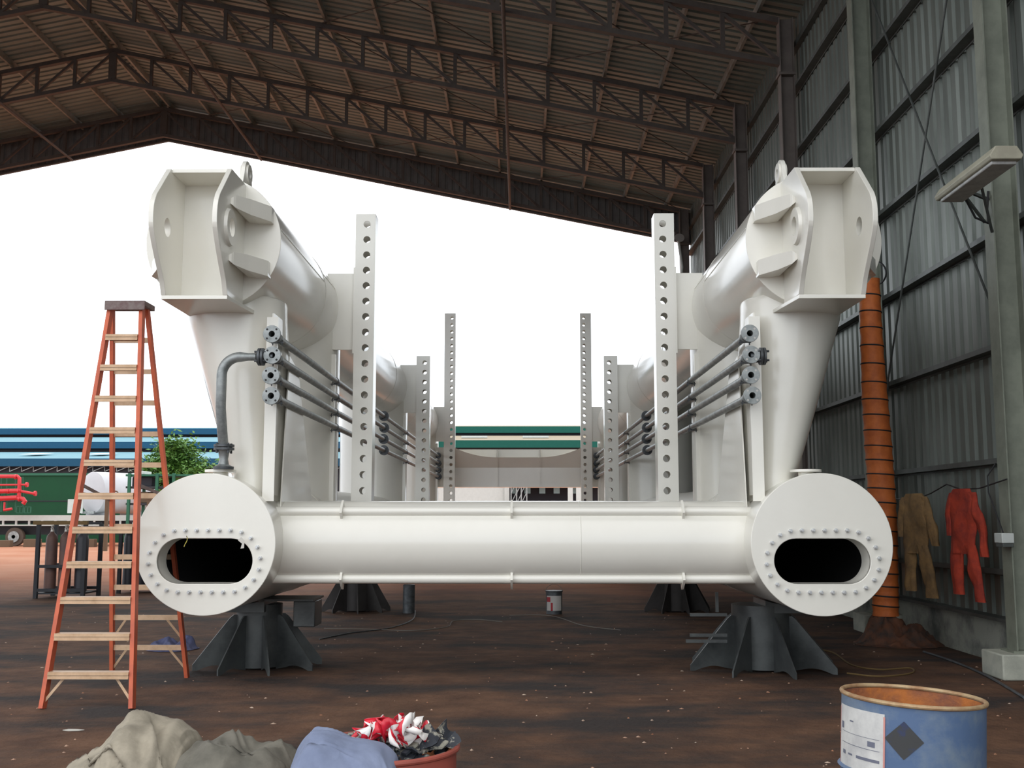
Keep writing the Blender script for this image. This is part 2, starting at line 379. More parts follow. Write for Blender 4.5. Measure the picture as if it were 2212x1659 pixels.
# wall cross-bracing rods
for ya, yb, za, zb, lb in ((YC[2]+0.1, YC[3]-0.1, 3.3, 9.6, 'thin dark bracing rod rising away from the near column'), (YC[2]+0.1, YC[3]-0.1, 9.6, 2.9, 'thin dark bracing rod falling away to the column by the orange duct')):
    t = thing('bracing_rod', (5.12, (ya+yb)/2, min(za, zb)), lb, 'rod', 'crossed bracing rods on the right wall')
    p, q = Vector((5.12, ya, za)), Vector((5.12, yb, zb))
    part(MB().tube(p, q, 0.014, 8), 'rod', 'girt', t)
    e = p if za < zb else q; f = q if za < zb else p; d = (f-e).normalized()
    part(MB().tube(e+d*0.35, e+d*0.65, 0.03, 8), 'turnbuckle', 'girt', t)

# ------------------------------------------------------------------ the white steel frame
CX = -0.07
PX = 2.83; PZ = 1.345; PR = 0.65         # lower pipes
TZ = 4.22; TR = 0.645; TX = 2.88         # upper tubes
Y0 = 10.0                                # face of lower end plates
YEND = 31.6
ST = (13.45, 21.8, 30.3)                 # post stations
FR = thing('pipe_module', (CX, 20, 0.69), 'huge off white welded steel pipe frame filling the middle of the shed', 'steel frame')
def fn_xz(y): return lambda u, v, t: Vector((u, y+t, v))
for s in (-1, 1):
    ax = CX + s*PX
    # lower pipe: outer shell
    lp = MB()
    lp.lathe((ax, Y0+0.03, PZ), (0,1,0), [(PR-0.012, 0), (PR-0.012, YEND-Y0-0.03)], 96, (False, True))
    lower = part(lp, 'lower_pipe', 'white', FR)
    part(MB().lathe((ax, Y0+0.05, PZ), (0,1,0), [(PR-0.03, 0), (PR-0.03, YEND-Y0-0.1)], 64, (False, True)), 'pipe_bore', 'inner', lower, label='inside of the pipe, shade painted in as near black')
    # end plate with obround opening
    oz = PZ-0.155; hw, hr = 0.235, 0.205; n = 96; ring_i = []; ring_o = []
    for i in range(n):
        a = 2*pi*i/n; c, q = cos(a), sin(a)
        # stadium boundary hit from its centre
        if abs(q) > 1e-9 and abs(hr/q*c) <= hw: k = hr/abs(q)
        else:
            B = hw*abs(c); k = B + math.sqrt(max(0, B*B - (hw*hw - hr*hr)))
        ring_i.append((ax + k*c, oz + k*q))
        dz = oz - PZ; B = dz*q; kk = -B + math.sqrt(B*B - (dz*dz - PR*PR)); ring_o.append((ax + kk*c, oz + kk*q))
    ep = MB(); T = 0.04
    ep.loft([[(x, Y0+T, z) for x, z in ring_i], [(x, Y0, z) for x, z in ring_i], [(x, Y0, z) for x, z in ring_o], [(x, Y0+T, z) for x, z in ring_o], [(x, Y0+T, z) for x, z in ring_i]], (False, False))
    plate = part(ep, 'end_plate', 'white', lower, bevel=0.006)
    ins = [((x-ax)*0.985+ax, (z-oz)*0.985+oz) for x, z in ring_i]
    part(MB().loft([[(x, Y0+0.01, z) for x, z in ring_i], [(x, Y0+0.27, z) for x, z in ring_i], [(x+(x-ax)*0.04, Y0+0.27, z+(z-oz)*0.07) for x, z in ring_i], [(x+(x-ax)*0.04, Y0+0.03, z+(z-oz)*0.07) for x, z in ring_i]], (False, False)), 'manhole_collar', 'white', lower)
    # studs round the opening
    per = 4*hw + 2*pi*(hr+0.075); rr = hr+0.075
    for i in range(26):
        L = per*(i+0.5)/26
        if L < 2*hw: p = (-hw+L, rr)
        elif L < 2*hw + pi*rr: a = (L-2*hw)/rr; p = (hw+rr*sin(a), rr*cos(a))
        elif L < 4*hw + pi*rr: p = (hw-(L-2*hw-pi*rr), -rr)
        else: a = (L-4*hw-pi*rr)/rr; p = (-hw-rr*sin(a), -rr*cos(a))
        b = MB(); b.lathe((ax+p[0], Y0-0.024, oz+p[1]), (0,1,0), [(0.019, 0), (0.019, 0.026)], 6)
        b.lathe((ax+p[0], Y0-0.052, oz+p[1]), (0,1,0), [(0.010, 0), (0.0115, 0.004), (0.0115, 0.03)], 10)
        part(b, 'stud_and_nut', 'zinc', lower)
    # weld bead rings on the lower pipe
    for yy in (13.0, 18.2, 24.1):
        part(MB().lathe((ax, yy, PZ), (0,1,0), [(PR-0.014, -0.012), (PR-0.006, 0), (PR-0.014, 0.012)], 96, (False, False)), 'weld_bead', 'white', lower)
    # stub nozzle on the crown of the pipe
    sxp = CX + s*2.75
    zt = PZ + math.sqrt(PR**2 - (2.83-2.75)**2)
    nx = at(597-122, 1024, 10.2).x if s == -1 else at(1742, 1024, 10.2).x
    part(MB().lathe((nx, 10.22, zt-0.06), (0,0,1), [(0.07, 0), (0.07, 0.08), (0.145, 0.08), (0.145, 0.105)], 32), 'nozzle_flange', 'white', lower)

    # upper tube
    tx = CX + s*TX; ty0 = 10.12
    ut = MB(); ut.lathe((tx, ty0, TZ), (0,1,0), [(TR, 0.03), (TR, YEND-ty0-0.3)], 96, (True, True))
    upper = part(ut, 'upper_tube', 'white', FR)
    part(MB().lathe((tx, ty0-0.01, TZ), (0,1,0), [(TR+0.005, 0), (TR+0.005, 0.045)], 96), 'end_disc', 'white', upper, bevel=0.004)
    for yy in (12.55, 16.3, 19.9, 24.5, 28.2):
        part(MB().lathe((tx, yy, TZ), (0,1,0), [(TR-0.002, -0.01), (TR+0.005, 0), (TR-0.002, 0.01)], 96, (False, False)), 'weld_bead', 'white', upper)
    aa = R(12)
    part(MB().tube((tx-s*TR*cos(aa), ty0+0.05, TZ+TR*sin(aa)), (tx-s*TR*cos(aa), 12.5, TZ+TR*sin(aa)), 0.007, 8), 'weld_bead', 'white', upper)
    part(MB().tube((tx-s*TR*cos(R(22)), 12.6, TZ+TR*sin(R(22))), (tx-s*TR*cos(R(22)), 16.2, TZ+TR*sin(R(22))), 0.006, 8), 'weld_bead', 'white', upper)

    # clevis on the disc: two cheek plates, top and bottom plates
    cxc = CX + s*2.885; hwc = 0.28; zb, ztp = 3.585, 4.78; tp = 0.045
    prof_c = [(ty0, zb), (9.58, zb), (9.52, 3.70), (9.25, 4.02), (9.17, 4.20), (9.24, 4.43), (9.60, ztp-0.005), (ty0, ztp)]
    # smooth the front nose of the profile
    nose = []
    key = prof_c[1:7]
    for i in range(len(key)-1):
        for j in range(4):
            tt = j/4; p0 = key[max(i-1,0)]; p1 = key[i]; p2 = key[i+1]; p3 = key[min(i+2, len(key)-1)]
            q = [0.5*((2*p1[c]) + (-p0[c]+p2[c])*tt + (2*p0[c]-5*p1[c]+4*p2[c]-p3[c])*tt*tt + (-p0[c]+3*p1[c]-3*p2[c]+p3[c])*tt**3) for c in (0,1)]
            if 1 <= i <= 3: nose.append(tuple(q))
            elif j == 0: nose.append(p1)
    nose.append(key[-1])
    outl = [(ty0, zb)] + nose + [(ty0, ztp)]
    hy, hz, hr_ = 9.56, 4.21, 0.085
    for c in (-1, 1):
        xo = cxc + c*hwc
        # plate with pin hole: fan from the hole to the outline
        def outline_hit(a):
            dx, dz = cos(a), sin(a); best = None
            for i in range(len(outl)):
                (y1, z1), (y2, z2) = outl[i], outl[(i+1) % len(outl)]
                ey, ez = y2-y1, z2-z1; den = dx*ez - dz*ey
                if abs(den) < 1e-9: continue
                t_ = ((y1-hy)*ez - (z1-hz)*ey)/den; u_ = ((y1-hy)*dz - (z1-hz)*dx)/den
                if t_ > 0 and -1e-6 <= u_ <= 1+1e-6 and (best is None or t_ < best): best = t_
            return (hy+dx*best, hz+dz*best)
        angs = sorted(set([round(2*pi*i/48, 5) for i in range(48)] + [round(math.atan2(z-hz, y-hy) % (2*pi), 5) for y, z in outl]))
        ro = [outline_hit(a) for a in angs]; ri = [(hy+hr_*cos(a), hz+hr_*sin(a)) for a in angs]
        xa, xb = xo - tp/2, xo + tp/2
        pl = MB().loft([[(xa, y, z) for y, z in ri], [(xa, y, z) for y, z in ro], [(xb, y, z) for y, z in ro], [(xb, y, z) for y, z in ri], [(xa, y, z) for y, z in ri]], (False, False))
        cheek = part(pl, 'cheek_plate', 'white', upper, bevel=0.004)
        # boss ring round the pin hole, outer side
        part(MB().lathe((xo + c*(tp/2), hy, hz), (c,0,0), [(hr_+0.002, 0), (hr_+0.002, 0.03), (0.165, 0.03), (0.175, 0.0)], 40, close=True), 'pin_boss', 'white', upper)
        # tapering wing blocks outside the cheek
        for zg in (3.86, 4.39):
            xo2 = xo + c*tp/2; lim = math.sqrt(max(0.01, TR**2 - (zg+0.07-TZ)**2)); xe = tx + c*lim*0.96
            sec = []
            for f_, yy, za, zb2 in ((0, 9.58, 0.05, 0.10), (0.10, 9.58, 0.03, 0.115), (0.16, 9.60, 0.015, 0.135), (0.5, 9.78, 0.0, 0.15), (1.0, 10.02, 0.0, 0.15)):
                x = xo2 + (xe-xo2)*f_; sec.append([(x, yy, zg+za), (x, ty0+0.02, zg+za), (x, ty0+0.02, zg+zb2), (x, yy, zg+zb2)])
            part(MB().loft(sec), 'wing_block', 'white', upper, smooth=0, bevel=0.002)
    part(MB().box((cxc-hwc+tp/2, 9.62, ztp-0.035), (cxc+hwc-tp/2, ty0, ztp)), 'top_plate', 'white', upper, bevel=0.003)
    part(MB().prism([(cxc-hwc-0.02, 9.58), (cxc+hwc+0.02, 9.58), (cxc+hwc+(0.12 if s==-1 else 0.02), 10.62), (cxc-hwc-(0.12 if s==1 else 0.02), 10.62)], lambda u, v, t: Vector((u, v, t)), zb-0.035, zb), 'bottom_plate', 'white', upper, bevel=0.003)
    part(MB().box((cxc-hwc+tp/2, ty0-0.1, zb), (cxc+hwc-tp/2, ty0-0.04, ztp-0.03)), 'backing_plate', 'white', upper)
    # lifting eye on top of the tube
    ex = tx - s*0.22; ez = TZ + 0.59; pts = []
    for i in range(13):
        a = pi*i/12; pts.append((10.4+0.13*cos(a), ez+0.17+0.13*sin(a)))
    pts = [(10.62, ez-0.03)] + pts + [(10.18, ez-0.03)]
    eye = part(MB().prism(pts, lambda u, v, t: Vector((t, u, v)), ex-0.02, ex+0.02), 'lifting_eye', 'white', upper, bevel=0.003)
    for c in (-1, 1):
        part(MB().lathe((ex+c*0.02, 10.4, ez+0.17), (c,0,0), [(0.042, -0.001), (0.042, 0.02), (0.095, 0.02), (0.095, 0)], 32, close=True), 'eye_ring', 'white', upper)
    part(MB().lathe((ex-0.022, 10.4, ez+0.17), (1,0,0), [(0.041, 0), (0.041, 0.044)], 24), 'eye_bore', 'galv', upper)

    # raked front leg: round at the top, flattened at the bottom
    rings = []
    for k in range(25):
        t = k/24; z = 1.72 + (3.70-1.72)*t; u = min(1, max(0, (z-1.98)/1.6))
        xi = 2.29; xo_ = 2.80 + (3.27-2.80)*(u**0.85)
        ya = 10.34 - 0.10*u; yb = 12.15 - 1.0*u
        xc, hx = (xi+xo_)/2, (xo_-xi)/2; yc, hyy = (ya+yb)/2, (yb-ya)/2; e = 2/(2.6 - 0.4*u)
        ring = []
        for i in range(56):
            a = 2*pi*i/56; c, q = cos(a), sin(a)
            px1 = CX + s*(xc + hx*math.copysign(abs(c)**e, c)); ps = PZ + math.sqrt(max(0, PR*PR - (px1-ax)**2)) - 0.015
            ring.append((px1, yc + hyy*math.copysign(abs(q)**e, q), max(z, ps + k*0.0008)))
        if k == 24:
            rings.append(ring); cx__ = CX+s*xc
            for dz_, sh in ((0.03, 0.985), (0.045, 0.95), (0.05, 0.9)): rings.append([(cx__+(p_[0]-cx__)*sh, yc+(p_[1]-yc)*sh, p_[2]+dz_) for p_ in ring])
        else: rings.append(ring)
    leg = part(MB().loft(rings), 'front_leg', 'white', FR)
    # T stiffener up the front inner corner
    part(MB().box((CX+s*2.31-0.055, 10.20, 1.74), (CX+s*2.31+0.055, 10.215, 3.50)).box((CX+s*2.31-0.008, 10.215, 1.8), (CX+s*2.31+0.008, 10.6, 3.54)), 'front_stiffener', 'white', FR, smooth=0)
    # doubler plate at the foot of the front leg
    part(MB().prism([(10.5, 1.55), (12.2, 1.55), (11.2, 3.1), (10.75, 3.2)], lambda u, v, t: Vector((t, u, v)), CX+s*2.26-0.006, CX+s*2.26+0.006), 'leg_gusset', 'white', FR)
    # round legs at each station
    for k, y in enumerate(ST):
        rg = [(CX+s*2.93+0.68*cos(2*pi*i/64), y+0.22+0.68*sin(2*pi*i/64)) for i in range(64)]
        part(MB().loft([[(qx, qy, PZ + math.sqrt(max(0, PR*PR - (qx-ax)**2)) - 0.015) for qx, qy in rg], [(qx, qy, TZ-0.3) for qx, qy in rg]], (False, False)), 'round_leg', 'white', FR)
        part(MB().box((CX+s*2.30-0.05, y-0.045, 1.62), (CX+s*2.30+0.05, y-0.03, TZ-0.60)).box((CX+s*2.35-0.008, y-0.03, 1.62), (CX+s*2.35+0.008, y+0.25, TZ-0.62)), 'leg_fin', 'white', FR, smooth=0)
        # bracket between tube and post
        part(MB().box((CX+s*2.19-0.19, y-0.03, 3.68), (CX+s*2.19+0.19, y, 4.66)), 'bracket_plate', 'white', FR, bevel=0.003)
        part(MB().box((CX+s*2.02-0.015, y-0.12, 3.62), (CX+s*2.02+0.015, y+0.12, 4.72)), 'bracket_flange', 'white', FR, bevel=0.003)
        # perforated post
        ztop = (5.41, 4.83, 7.32)[k]; hwp = (0.12, 0.132, 0.15)[k]; px_ = CX + s*(1.77+hwp); dp = 0.25; ph = 0.198; rh = 0.045
        zfoot = 1.05; nh = int((ztop-0.09-zfoot)/ph); po = MB(); hx_ = CX + s*1.872
        ztop_h = ztop - 0.135
        for f_y, th in ((y-dp/2, 0.012), (y+dp/2-0.012, 0.012)):
            for i in range(nh):
                zc = ztop_h - ph*i
                po.holecell(px_-hwp, px_+hwp, zc-ph/2, zc+ph/2 if i else ztop, hx_, zc, rh, rh, fn_xz(f_y), 0, th, 16)
        zl = ztop_h - ph*(nh-1) - ph/2
        for c in (-1, 1):
            po.box((px_+c*hwp-0.006, y-dp/2+0.001, zl), (px_+c*hwp+0.006, y+dp/2-0.001, ztop))
        part(po, 'perforated_post', 'white', FR, smooth=30)
    # saddle the far end closed
# front cross pipe with rails
YX = 10.78; RXP = 0.405
def saddle_pipe(y, r):
    rr = []
    for f_ in (-1, -0.9, -0.5, 0, 0.5, 0.9, 1):
        ring = []
        for i in range(72):
            a = 2*pi*i/72; dz = r*sin(a); e = PX - math.sqrt(PR*PR - dz*dz) + 0.015
            ring.append((CX + f_*e, y + r*cos(a), PZ + dz))
        rr.append(ring)
    return MB().loft(rr, (False, False))
part(saddle_pipe(YX, RXP), 'cross_pipe', 'white', FR)
for ang, dz in ((46, 1), (-56, -1)):
    ry, rz = YX - (RXP+0.012)*cos(R(ang)), PZ + (RXP+0.012)*sin(R(ang))
    rail = part(MB().tube((CX-2.45, ry, rz), (CX+2.45, ry, rz), 0.046, 24), 'cross_pipe_rail', 'white', FR)
    for xx in (733, 1105, 1480):
        x = at(xx, 1180, 10.35).x; a0 = R(ang)
        pts = []
        for i in range(9):
            a = a0 + (i/8-0.5)*0.42; pts.append((YX - (RXP-0.02)*cos(a), PZ + (RXP-0.02)*sin(a)))
        for i in range(9):
            a = a0 - (i/8-0.5)*0.36; pts.append((YX - (RXP+0.085)*cos(a), PZ + (RXP+0.085)*sin(a)))
        part(MB().prism(pts, lambda u, v, t: Vector((t, u, v)), x-0.011, x+0.011), 'rail_clip', 'white', FR)
    for s in (-1, 1):
        part(MB().lathe((CX+s*2.40, ry, rz), (1,0,0), [(0.05, -0.01), (0.062, 0), (0.05, 0.01)], 24), 'rail_weld', 'white', FR)
part(MB().lathe((at(1255, 1180, 10.4).x, YX, PZ), (1,0,0), [(RXP-0.001, -0.006), (RXP+0.003, 0), (RXP-0.001, 0.006)], 72, (False, False)), 'weld_bead', 'white', FR)
# far cross wall with cradle
x0, x1 = CX-2.4, CX+2.4; rows = [[], [], []]
for i in range(61):
    x = x0 + (x1-x0)*i/60; t = min(1, abs((x-CX)/1.80)); zc = 3.24 + 0.27*max(0, (t-0.30)/0.70)**2.2
    rows[0].append((x, 30.60, 2.43)); rows[1].append((x, 30.60, 2.96)); rows[2].append((x, 30.60-0.22*(zc-2.96)/0.29, zc))
cb = MB().loft(rows, (False, False), False); bk = [[(x, y+0.02, z) for x, y, z in r] for r in rows]; cb.loft(bk, (False, False), False); cb.loft([rows[2], bk[2]], (False, False), False)
part(cb, 'cradle_beam', 'white', FR, smooth=20)
part(MB().box((x0, 31.15, 2.43), (x1, 31.17, 3.51)), 'cradle_back_plate', 'white', FR, smooth=0)
part(MB().box((x0, 30.55, 2.41), (x1, 31.2, 2.43)), 'cradle_flange', 'white', FR, smooth=0)
for xx in (1074, 1166):
    x = at(xx, 1010, 30.5).x
    part(MB().prism([(30.56, 2.43), (30.56, 2.96), (30.35, 3.24), (30.6, 3.48), (31.15, 3.50), (31.15, 2.43)], lambda u, v, t: Vector((t, u, v)), x-0.02, x+0.02), 'cradle_rib', 'white', FR, smooth=0)
part(saddle_pipe(31.0, RXP), 'rear_cross_pipe', 'white', FR)

# tape scraps on studs
tag(MB().add([(-3.06+0.012*sin(i), 9.94-0.004*i, 1.42-0.02*i) for i in range(6)] + [(-3.05+0.012*sin(i), 9.935-0.004*i, 1.42-0.02*i) for i in range(6)], [(i, i+1, i+7, i+6) for i in range(5)]).build('tape_scrap', 'yellow'), 'yellow and black scrap of tape hanging from a stud over the left manhole', 'tape')
p = at(521, 1172, 9.94)
tag(MB().add([p+Vector(v) for v in ((-0.03,0,0.02),(0.0,-0.01,0.05),(0.03,0,0.02),(0.01,-0.01,-0.01),(0.03,-0.01,-0.05),(-0.005,0,-0.055))], [(0,1,2,3),(3,2,4,5)]).build('tape_scrap', 'scrap'), 'white scrap of tape tied to an upper right stud of the left manhole', 'tape')

# ------------------------------------------------------------------ galvanised pipe runs
def flange(mb, p, d, Rr, rin, t=0.022, nb=4, rb=0.011):
    p = Vector(p); d = Vector(d).normalized(); a, b = frame_of(d)
    mb.lathe(p, d, [(rin, 0), (Rr-0.002, 0), (Rr, 0.002), (Rr, t), (rin, t)], 40, close=True)
    return mb
order = ['topmost', 'second from the top', 'third from the top', 'lowest']
ZP = (3.285, 3.085, 2.895, 2.705)
for s in (-1, 1):
    for k, z in enumerate(ZP):
        x = (at(585, 790, 9.9).x if s == -1 else at(1622, 790, 9.9).x) + (0.008 if k % 2 else 0)*1
        sd = 'left' if s == -1 else 'right'
        t = thing('pipe_run', (x, 9.9, z), 'grey galvanised pipe, %s of four clamped along the %s legs' % (order[k], sd), 'pipe', 'clamped galvanised pipes')
        ya = 9.90
        part(flange(MB(), (x, ya, z), (0,1,0), 0.082, 0.029), 'flange', 'galv', t)
        hb = MB()
        for q in range(4):
            a = pi/4+q*pi/2; hb.tube((x+0.061*cos(a), ya-0.0015, z+0.061*sin(a)), (x+0.061*cos(a), ya+0.01, z+0.061*sin(a)), 0.010, 12)
        part(hb, 'bolt_holes', 'black' if s == -1 else 'canwhite', t)
        part(MB().lathe((x, ya+0.004, z), (0,1,0), [(0.029, 0), (0.029, 0.1), (0.038, 0.1), (0.05, 0.02)], 24, (False, False)).lathe((x, ya+0.02, z), (0,1,0), [(0.055, 0), (0.040, 0.05)], 24, (False, False)), 'weld_neck', 'galv', t)
        part(MB().tube((x, ya+0.06, z), (x, 18.2, z), 0.036, 20, (False, True)).tube((x, 18.2, z), (x, 30.4, z), 0.036, 16), 'pipe_barrel', 'galv', t)
        part(MB().lathe((x, ya+0.22, z), (0,1,0), [(0.04, 0), (0.047, 0.01), (0.047, 0.07), (0.04, 0.08)], 20), 'coupling', 'galv', t)
        part(MB().lathe((x, ya+0.008, z), (0,1,0), [(0.0285, 0.16), (0.0, 0.161)], 20, (False, False)), 'bore', 'black', t)
        for yy in (18.2, 30.25, 30.5):
            b = MB(); b.lathe((x, yy, z), (0,1,0), [(0.085, 0), (0.085, 0.024)], 24).lathe((x, yy+0.03, z), (0,1,0), [(0.085, 0), (0.085, 0.024)], 24)
            for q in range(4):
                a = pi/4+q*pi/2; b.tube((x+0.062*cos(a), yy-0.03, z+0.062*sin(a)), (x+0.062*cos(a), yy+0.08, z+0.062*sin(a)), 0.011, 6)
            part(b, 'flange_pair', 'galvd', t)
        for yy in (10.19,) + ST:
            b = MB(); b.lathe((x, yy-0.06, z), (0,1,0), [(0.037, 0), (0.043, 0.002), (0.043, 0.03), (0.037, 0.032)], 20, (False, False)); b.bar((x-0.06, yy-0.045, z-0.045), (x+0.06, yy-0.045, z-0.045), 0.02, 0.01); b.tube((x-0.045, yy-0.045, z-0.07), (x-0.045, yy-0.045, z-0.02), 0.006, 6).tube((x+0.045, yy-0.045, z-0.07), (x+0.045, yy-0.045, z-0.02), 0.006, 6)
            part(b, 'clamp', 'galvd', t)
        if k == 1:   # side branch on the second pipe
            b = MB(); b.tube((x, ya+0.05, z-0.01), (x+s*0.07, ya+0.05, z-0.01), 0.035, 16)
            part(b, 'branch', 'galvd', t)
            b = MB()
            for j in (0, 1): b.lathe((x+s*(0.085+0.03*j), ya+0.05, z-0.01), (s,0,0), [(0.082, 0), (0.082, 0.022)], 28)
            for q in range(4):
                a = pi/4+q*pi/2; b.tube((x+s*0.06, ya+0.05+0.06*cos(a), z-0.01+0.06*sin(a)), (x+s*0.165, ya+0.05+0.06*cos(a), z-0.01+0.06*sin(a)), 0.011, 6)
            part(b, 'branch_flange', 'galvd', t)
# elbow riser from the left second pipe down to the lower pipe
xr_ = at(585, 790, 9.9).x; zr2 = ZP[1]-0.01; yr = 9.95
xv = at(476, 900, yr).x
t = thing('riser_pipe', (xv, yr, 2.0), 'grey galvanised elbow pipe dropping onto the left lower pipe end', 'pipe')
pts = [(xr_-0.14, yr, zr2), (xr_-0.24, yr, zr2)]
xs0 = xv + 0.17; zz0 = zr2 - 0.17
pts2 = [(xs0 - 0.17*sin(a), yr, zz0 + 0.17*cos(a)) for a in [pi/2*i/10 for i in range(11)]]
pts = [(xr_-0.15, yr, zr2), ((xr_-0.15+xs0)/2, yr, zr2)] + pts2 + [(xv, yr, 2.6), (xv-0.003, yr+0.1, 2.36), (xv-0.003, yr+0.14, 2.27)]
part(MB().path(pts, lambda u: 0.036 if u < 0.12 else 0.047, 24), 'elbow_pipe', 'galv', t)
b = MB(); yb_ = yr+0.16
for z in (2.245, 2.215): b.lathe((xv, yb_, z), (0,0,1), [(0.095, 0), (0.095, 0.022)], 32)
part(b, 'flange_pair', 'galvd', t)
part(MB().lathe((xv, yb_, 2.06), (0,0,1), [(0.085, 0), (0.05, 0.02), (0.04, 0.07), (0.05, 0.13), (0.07, 0.155)], 32), 'spool_neck', 'galv', t)
part(MB().lathe((xv, yb_, 2.035), (0,0,1), [(0.095, 0), (0.095, 0.025)], 32), 'bottom_flange', 'galvd', t)
for q in range(4):
    a = pi/4+q*pi/2
    part(MB().tube((xv+0.075*cos(a), yb_+0.075*sin(a), 2.185), (xv+0.075*cos(a), yb_+0.075*sin(a), 2.28), 0.011, 8), 'bolt', 'galvd', t)

# ------------------------------------------------------------------ trestles under the frame
def trestle(x, y, rb, label, dark=False, n=8, top=0.70, rc=0.24, rot=0.2, block=True):
    m = 'trestle_shade' if dark else 'trestle'
    t = thing('pipe_trestle', (x, y, 0), label, 'trestle', 'trestles under the white pipes')
    part(MB().tube((x, y, 0.02), (x, y, top-0.03), rc, 40), 'pedestal', m, t)
    for i in range(n):
        a = rot + 2*pi*i/n; c, q = cos(a), sin(a)
        h = top*0.80
        prof_ = [(rc-0.01, h), (rc+0.03, h), (rc+0.07, h-0.03), (rb, 0.06), (rb, 0.0), (rb-0.05, 0.0)]
        for j in range(6): prof_.append((rb-0.05-(rb-0.1-rc)*(j+1)/7, 0.045*sin(pi*(j+1)/7)))
        prof_.append((rc-0.01, 0.0))
        part(MB().prism(prof_, lambda u, v, tt: Vector((x+c*u-q*tt, y+q*u+c*tt, v)), -0.008, 0.008), 'gusset', m, t)
    # saddle that cradles the pipe
    pts = []
    for i in range(13):
        a = -0.34+0.68*i/12; pts.append((sin(a)*(PR+0.01), PZ-(PR+0.005)*cos(a)))
    pts += [(0.22, top-0.1), (-0.22, top-0.1)]
    cx_ = CX + (PX if x > 0 else -PX)
    part(MB().prism(pts, lambda u, v, tt: Vector((cx_+u, tt, v)), y-0.3, y+0.3), 'saddle', m, t)
    if block: part(MB().box((x+0.40, y-0.2, 0.44), (x+0.63, y+0.2, 0.71)), 'packing_block', m, t, bevel=0.01); part(MB().box((x+0.05, y-0.3, 0.715), (x+0.63, y+0.3, 0.735)), 'cover_plate', m, t)
    return t
p = at(550, 1463, 11.6)
trestle(p.x, 11.75, 0.68, 'dark grey steel trestle with triangular fins under the left pipe end', rot=0.39)
tt_ = trestle(at(1655, 1400, 11.5).x, 11.7, 0.80, 'dark grey finned steel trestle under the right pipe end, bars sticking out at its left', rot=0.2, rc=0.31, block=False)
for (px, py, L, ver) in ((1545, 1328, 0.26, 0), (1545, 1372, 0.26, 0), (1545, 1385, 0.30, 0), (1549, 1322, 0.2, 1)):
    p = at(px, py, 11.3)
    q = p + (Vector((0,0,L)) if ver else Vector((-L,0,0)))
    part(MB().bar(p if ver else p+Vector((0.12,0,0)), q, 0.03, 0.03), 'steel_bar', 'trestle', tt_, smooth=0)
trestle(CX-2.72, 18.6, 0.58, 'dark trestle under the middle of the left pipe', True, block=False)
trestle(CX+2.72, 18.6, 0.58, 'dark trestle under the middle of the right pipe', True, block=False)
trestle(CX-2.78, 27.5, 0.58, 'far dark trestle under the rear of the left pipe', True, block=False)
trestle(CX+2.78, 27.5, 0.58, 'far dark trestle under the rear of the right pipe', True, block=False)
# prop tube and paint pail on the floor below
p = atz(883, 1324); tag(MB().lathe((p.x, p.y, 0), (0,0,1), [(0.1, 0), (0.1, 0.46), (0.08, 0.47)], 24).build('prop_tube', 'galvd'), 'short upright dull green tube standing right of the far left trestle', 'tube')
p = atz(1197, 1326)
t = thing('paint_pail', (p.x, p.y, 0), 'small paint pail with red and white label on the soil beneath the cross pipe', 'pail')
part(MB().lathe((p.x, p.y, 0), (0,0,1), [(0.13, 0), (0.135, 0.36), (0.145, 0.365), (0.145, 0.38)], 28), 'body', 'galvd', t)
for a0, a1, z0, z1, mm in ((-2.6, -0.6, 0.06, 0.3, 'canwhite'), (-2.0, -1.75, 0.06, 0.19, 'canred'), (-2.6, -2.05, 0.2, 0.28, 'canred')):
    rr_ = 0.139 if mm == 'canwhite' else 0.141
    part(MB().loft([[(p.x+rr_*cos(a0+(a1-a0)*i/10), p.y+rr_*sin(a0+(a1-a0)*i/10), z) for i in range(11)] for z in (z0, z1)], (False, False), False), 'label_panel', mm, t)
part(MB().path([(p.x+0.14*cos(a), p.y-0.02, 0.36+0.12*sin(a)) for a in [pi*i/12 for i in range(13)]], 0.004, 6), 'bail_handle', 'wire', t)

# ------------------------------------------------------------------ stepladder
FL0, FR0 = atz(87, 1533), atz(272, 1538); yf = 9.25; FL0 = Vector((FL0.x, yf, 0)); FR0 = Vector((FR0.x, yf, 0))
RL0 = Vector((atz(243, 1463).x, 11.02, 0)); RR0 = Vector((atz(405, 1463).x, 11.02, 0))
yt = 10.15; TL = at(240, 662, yt); TRr = at(307, 662, yt); TL2 = at(243, 662, yt+0.12); TR2 = at(318, 662, yt+0.12)
HT = TL.z
for q in (TRr, TL2, TR2): q.z = HT
L = thing('stepladder', ((FL0.x+FR0.x)/2, 10.1, 0), 'tall orange stepladder with tan treads standing left of the white frame', 'stepladder')
fl = part(MB().bar(FL0, TL, 0.035, 0.085, (1,0,0)), 'front_rail', 'ladder', L, smooth=0)
fr = part(MB().bar(FR0, TRr, 0.035, 0.085, (1,0,0)), 'front_rail', 'ladder', L, smooth=0)
part(MB().bar(RL0, TL2, 0.035, 0.06, (1,0,0)), 'rear_rail', 'ladder', L, smooth=0)
part(MB().bar(RR0, TR2, 0.035, 0.06, (1,0,0)), 'rear_rail', 'ladder', L, smooth=0)
part(MB().box((TL.x-0.03, yt-0.09, HT-0.01), (TR2.x+0.05, yt+0.2, HT+0.04)).box((TL.x-0.03, yt-0.09, HT-0.05), (TR2.x+0.05, yt-0.08, HT)), 'top_cap', 'cap', L, bevel=0.008)
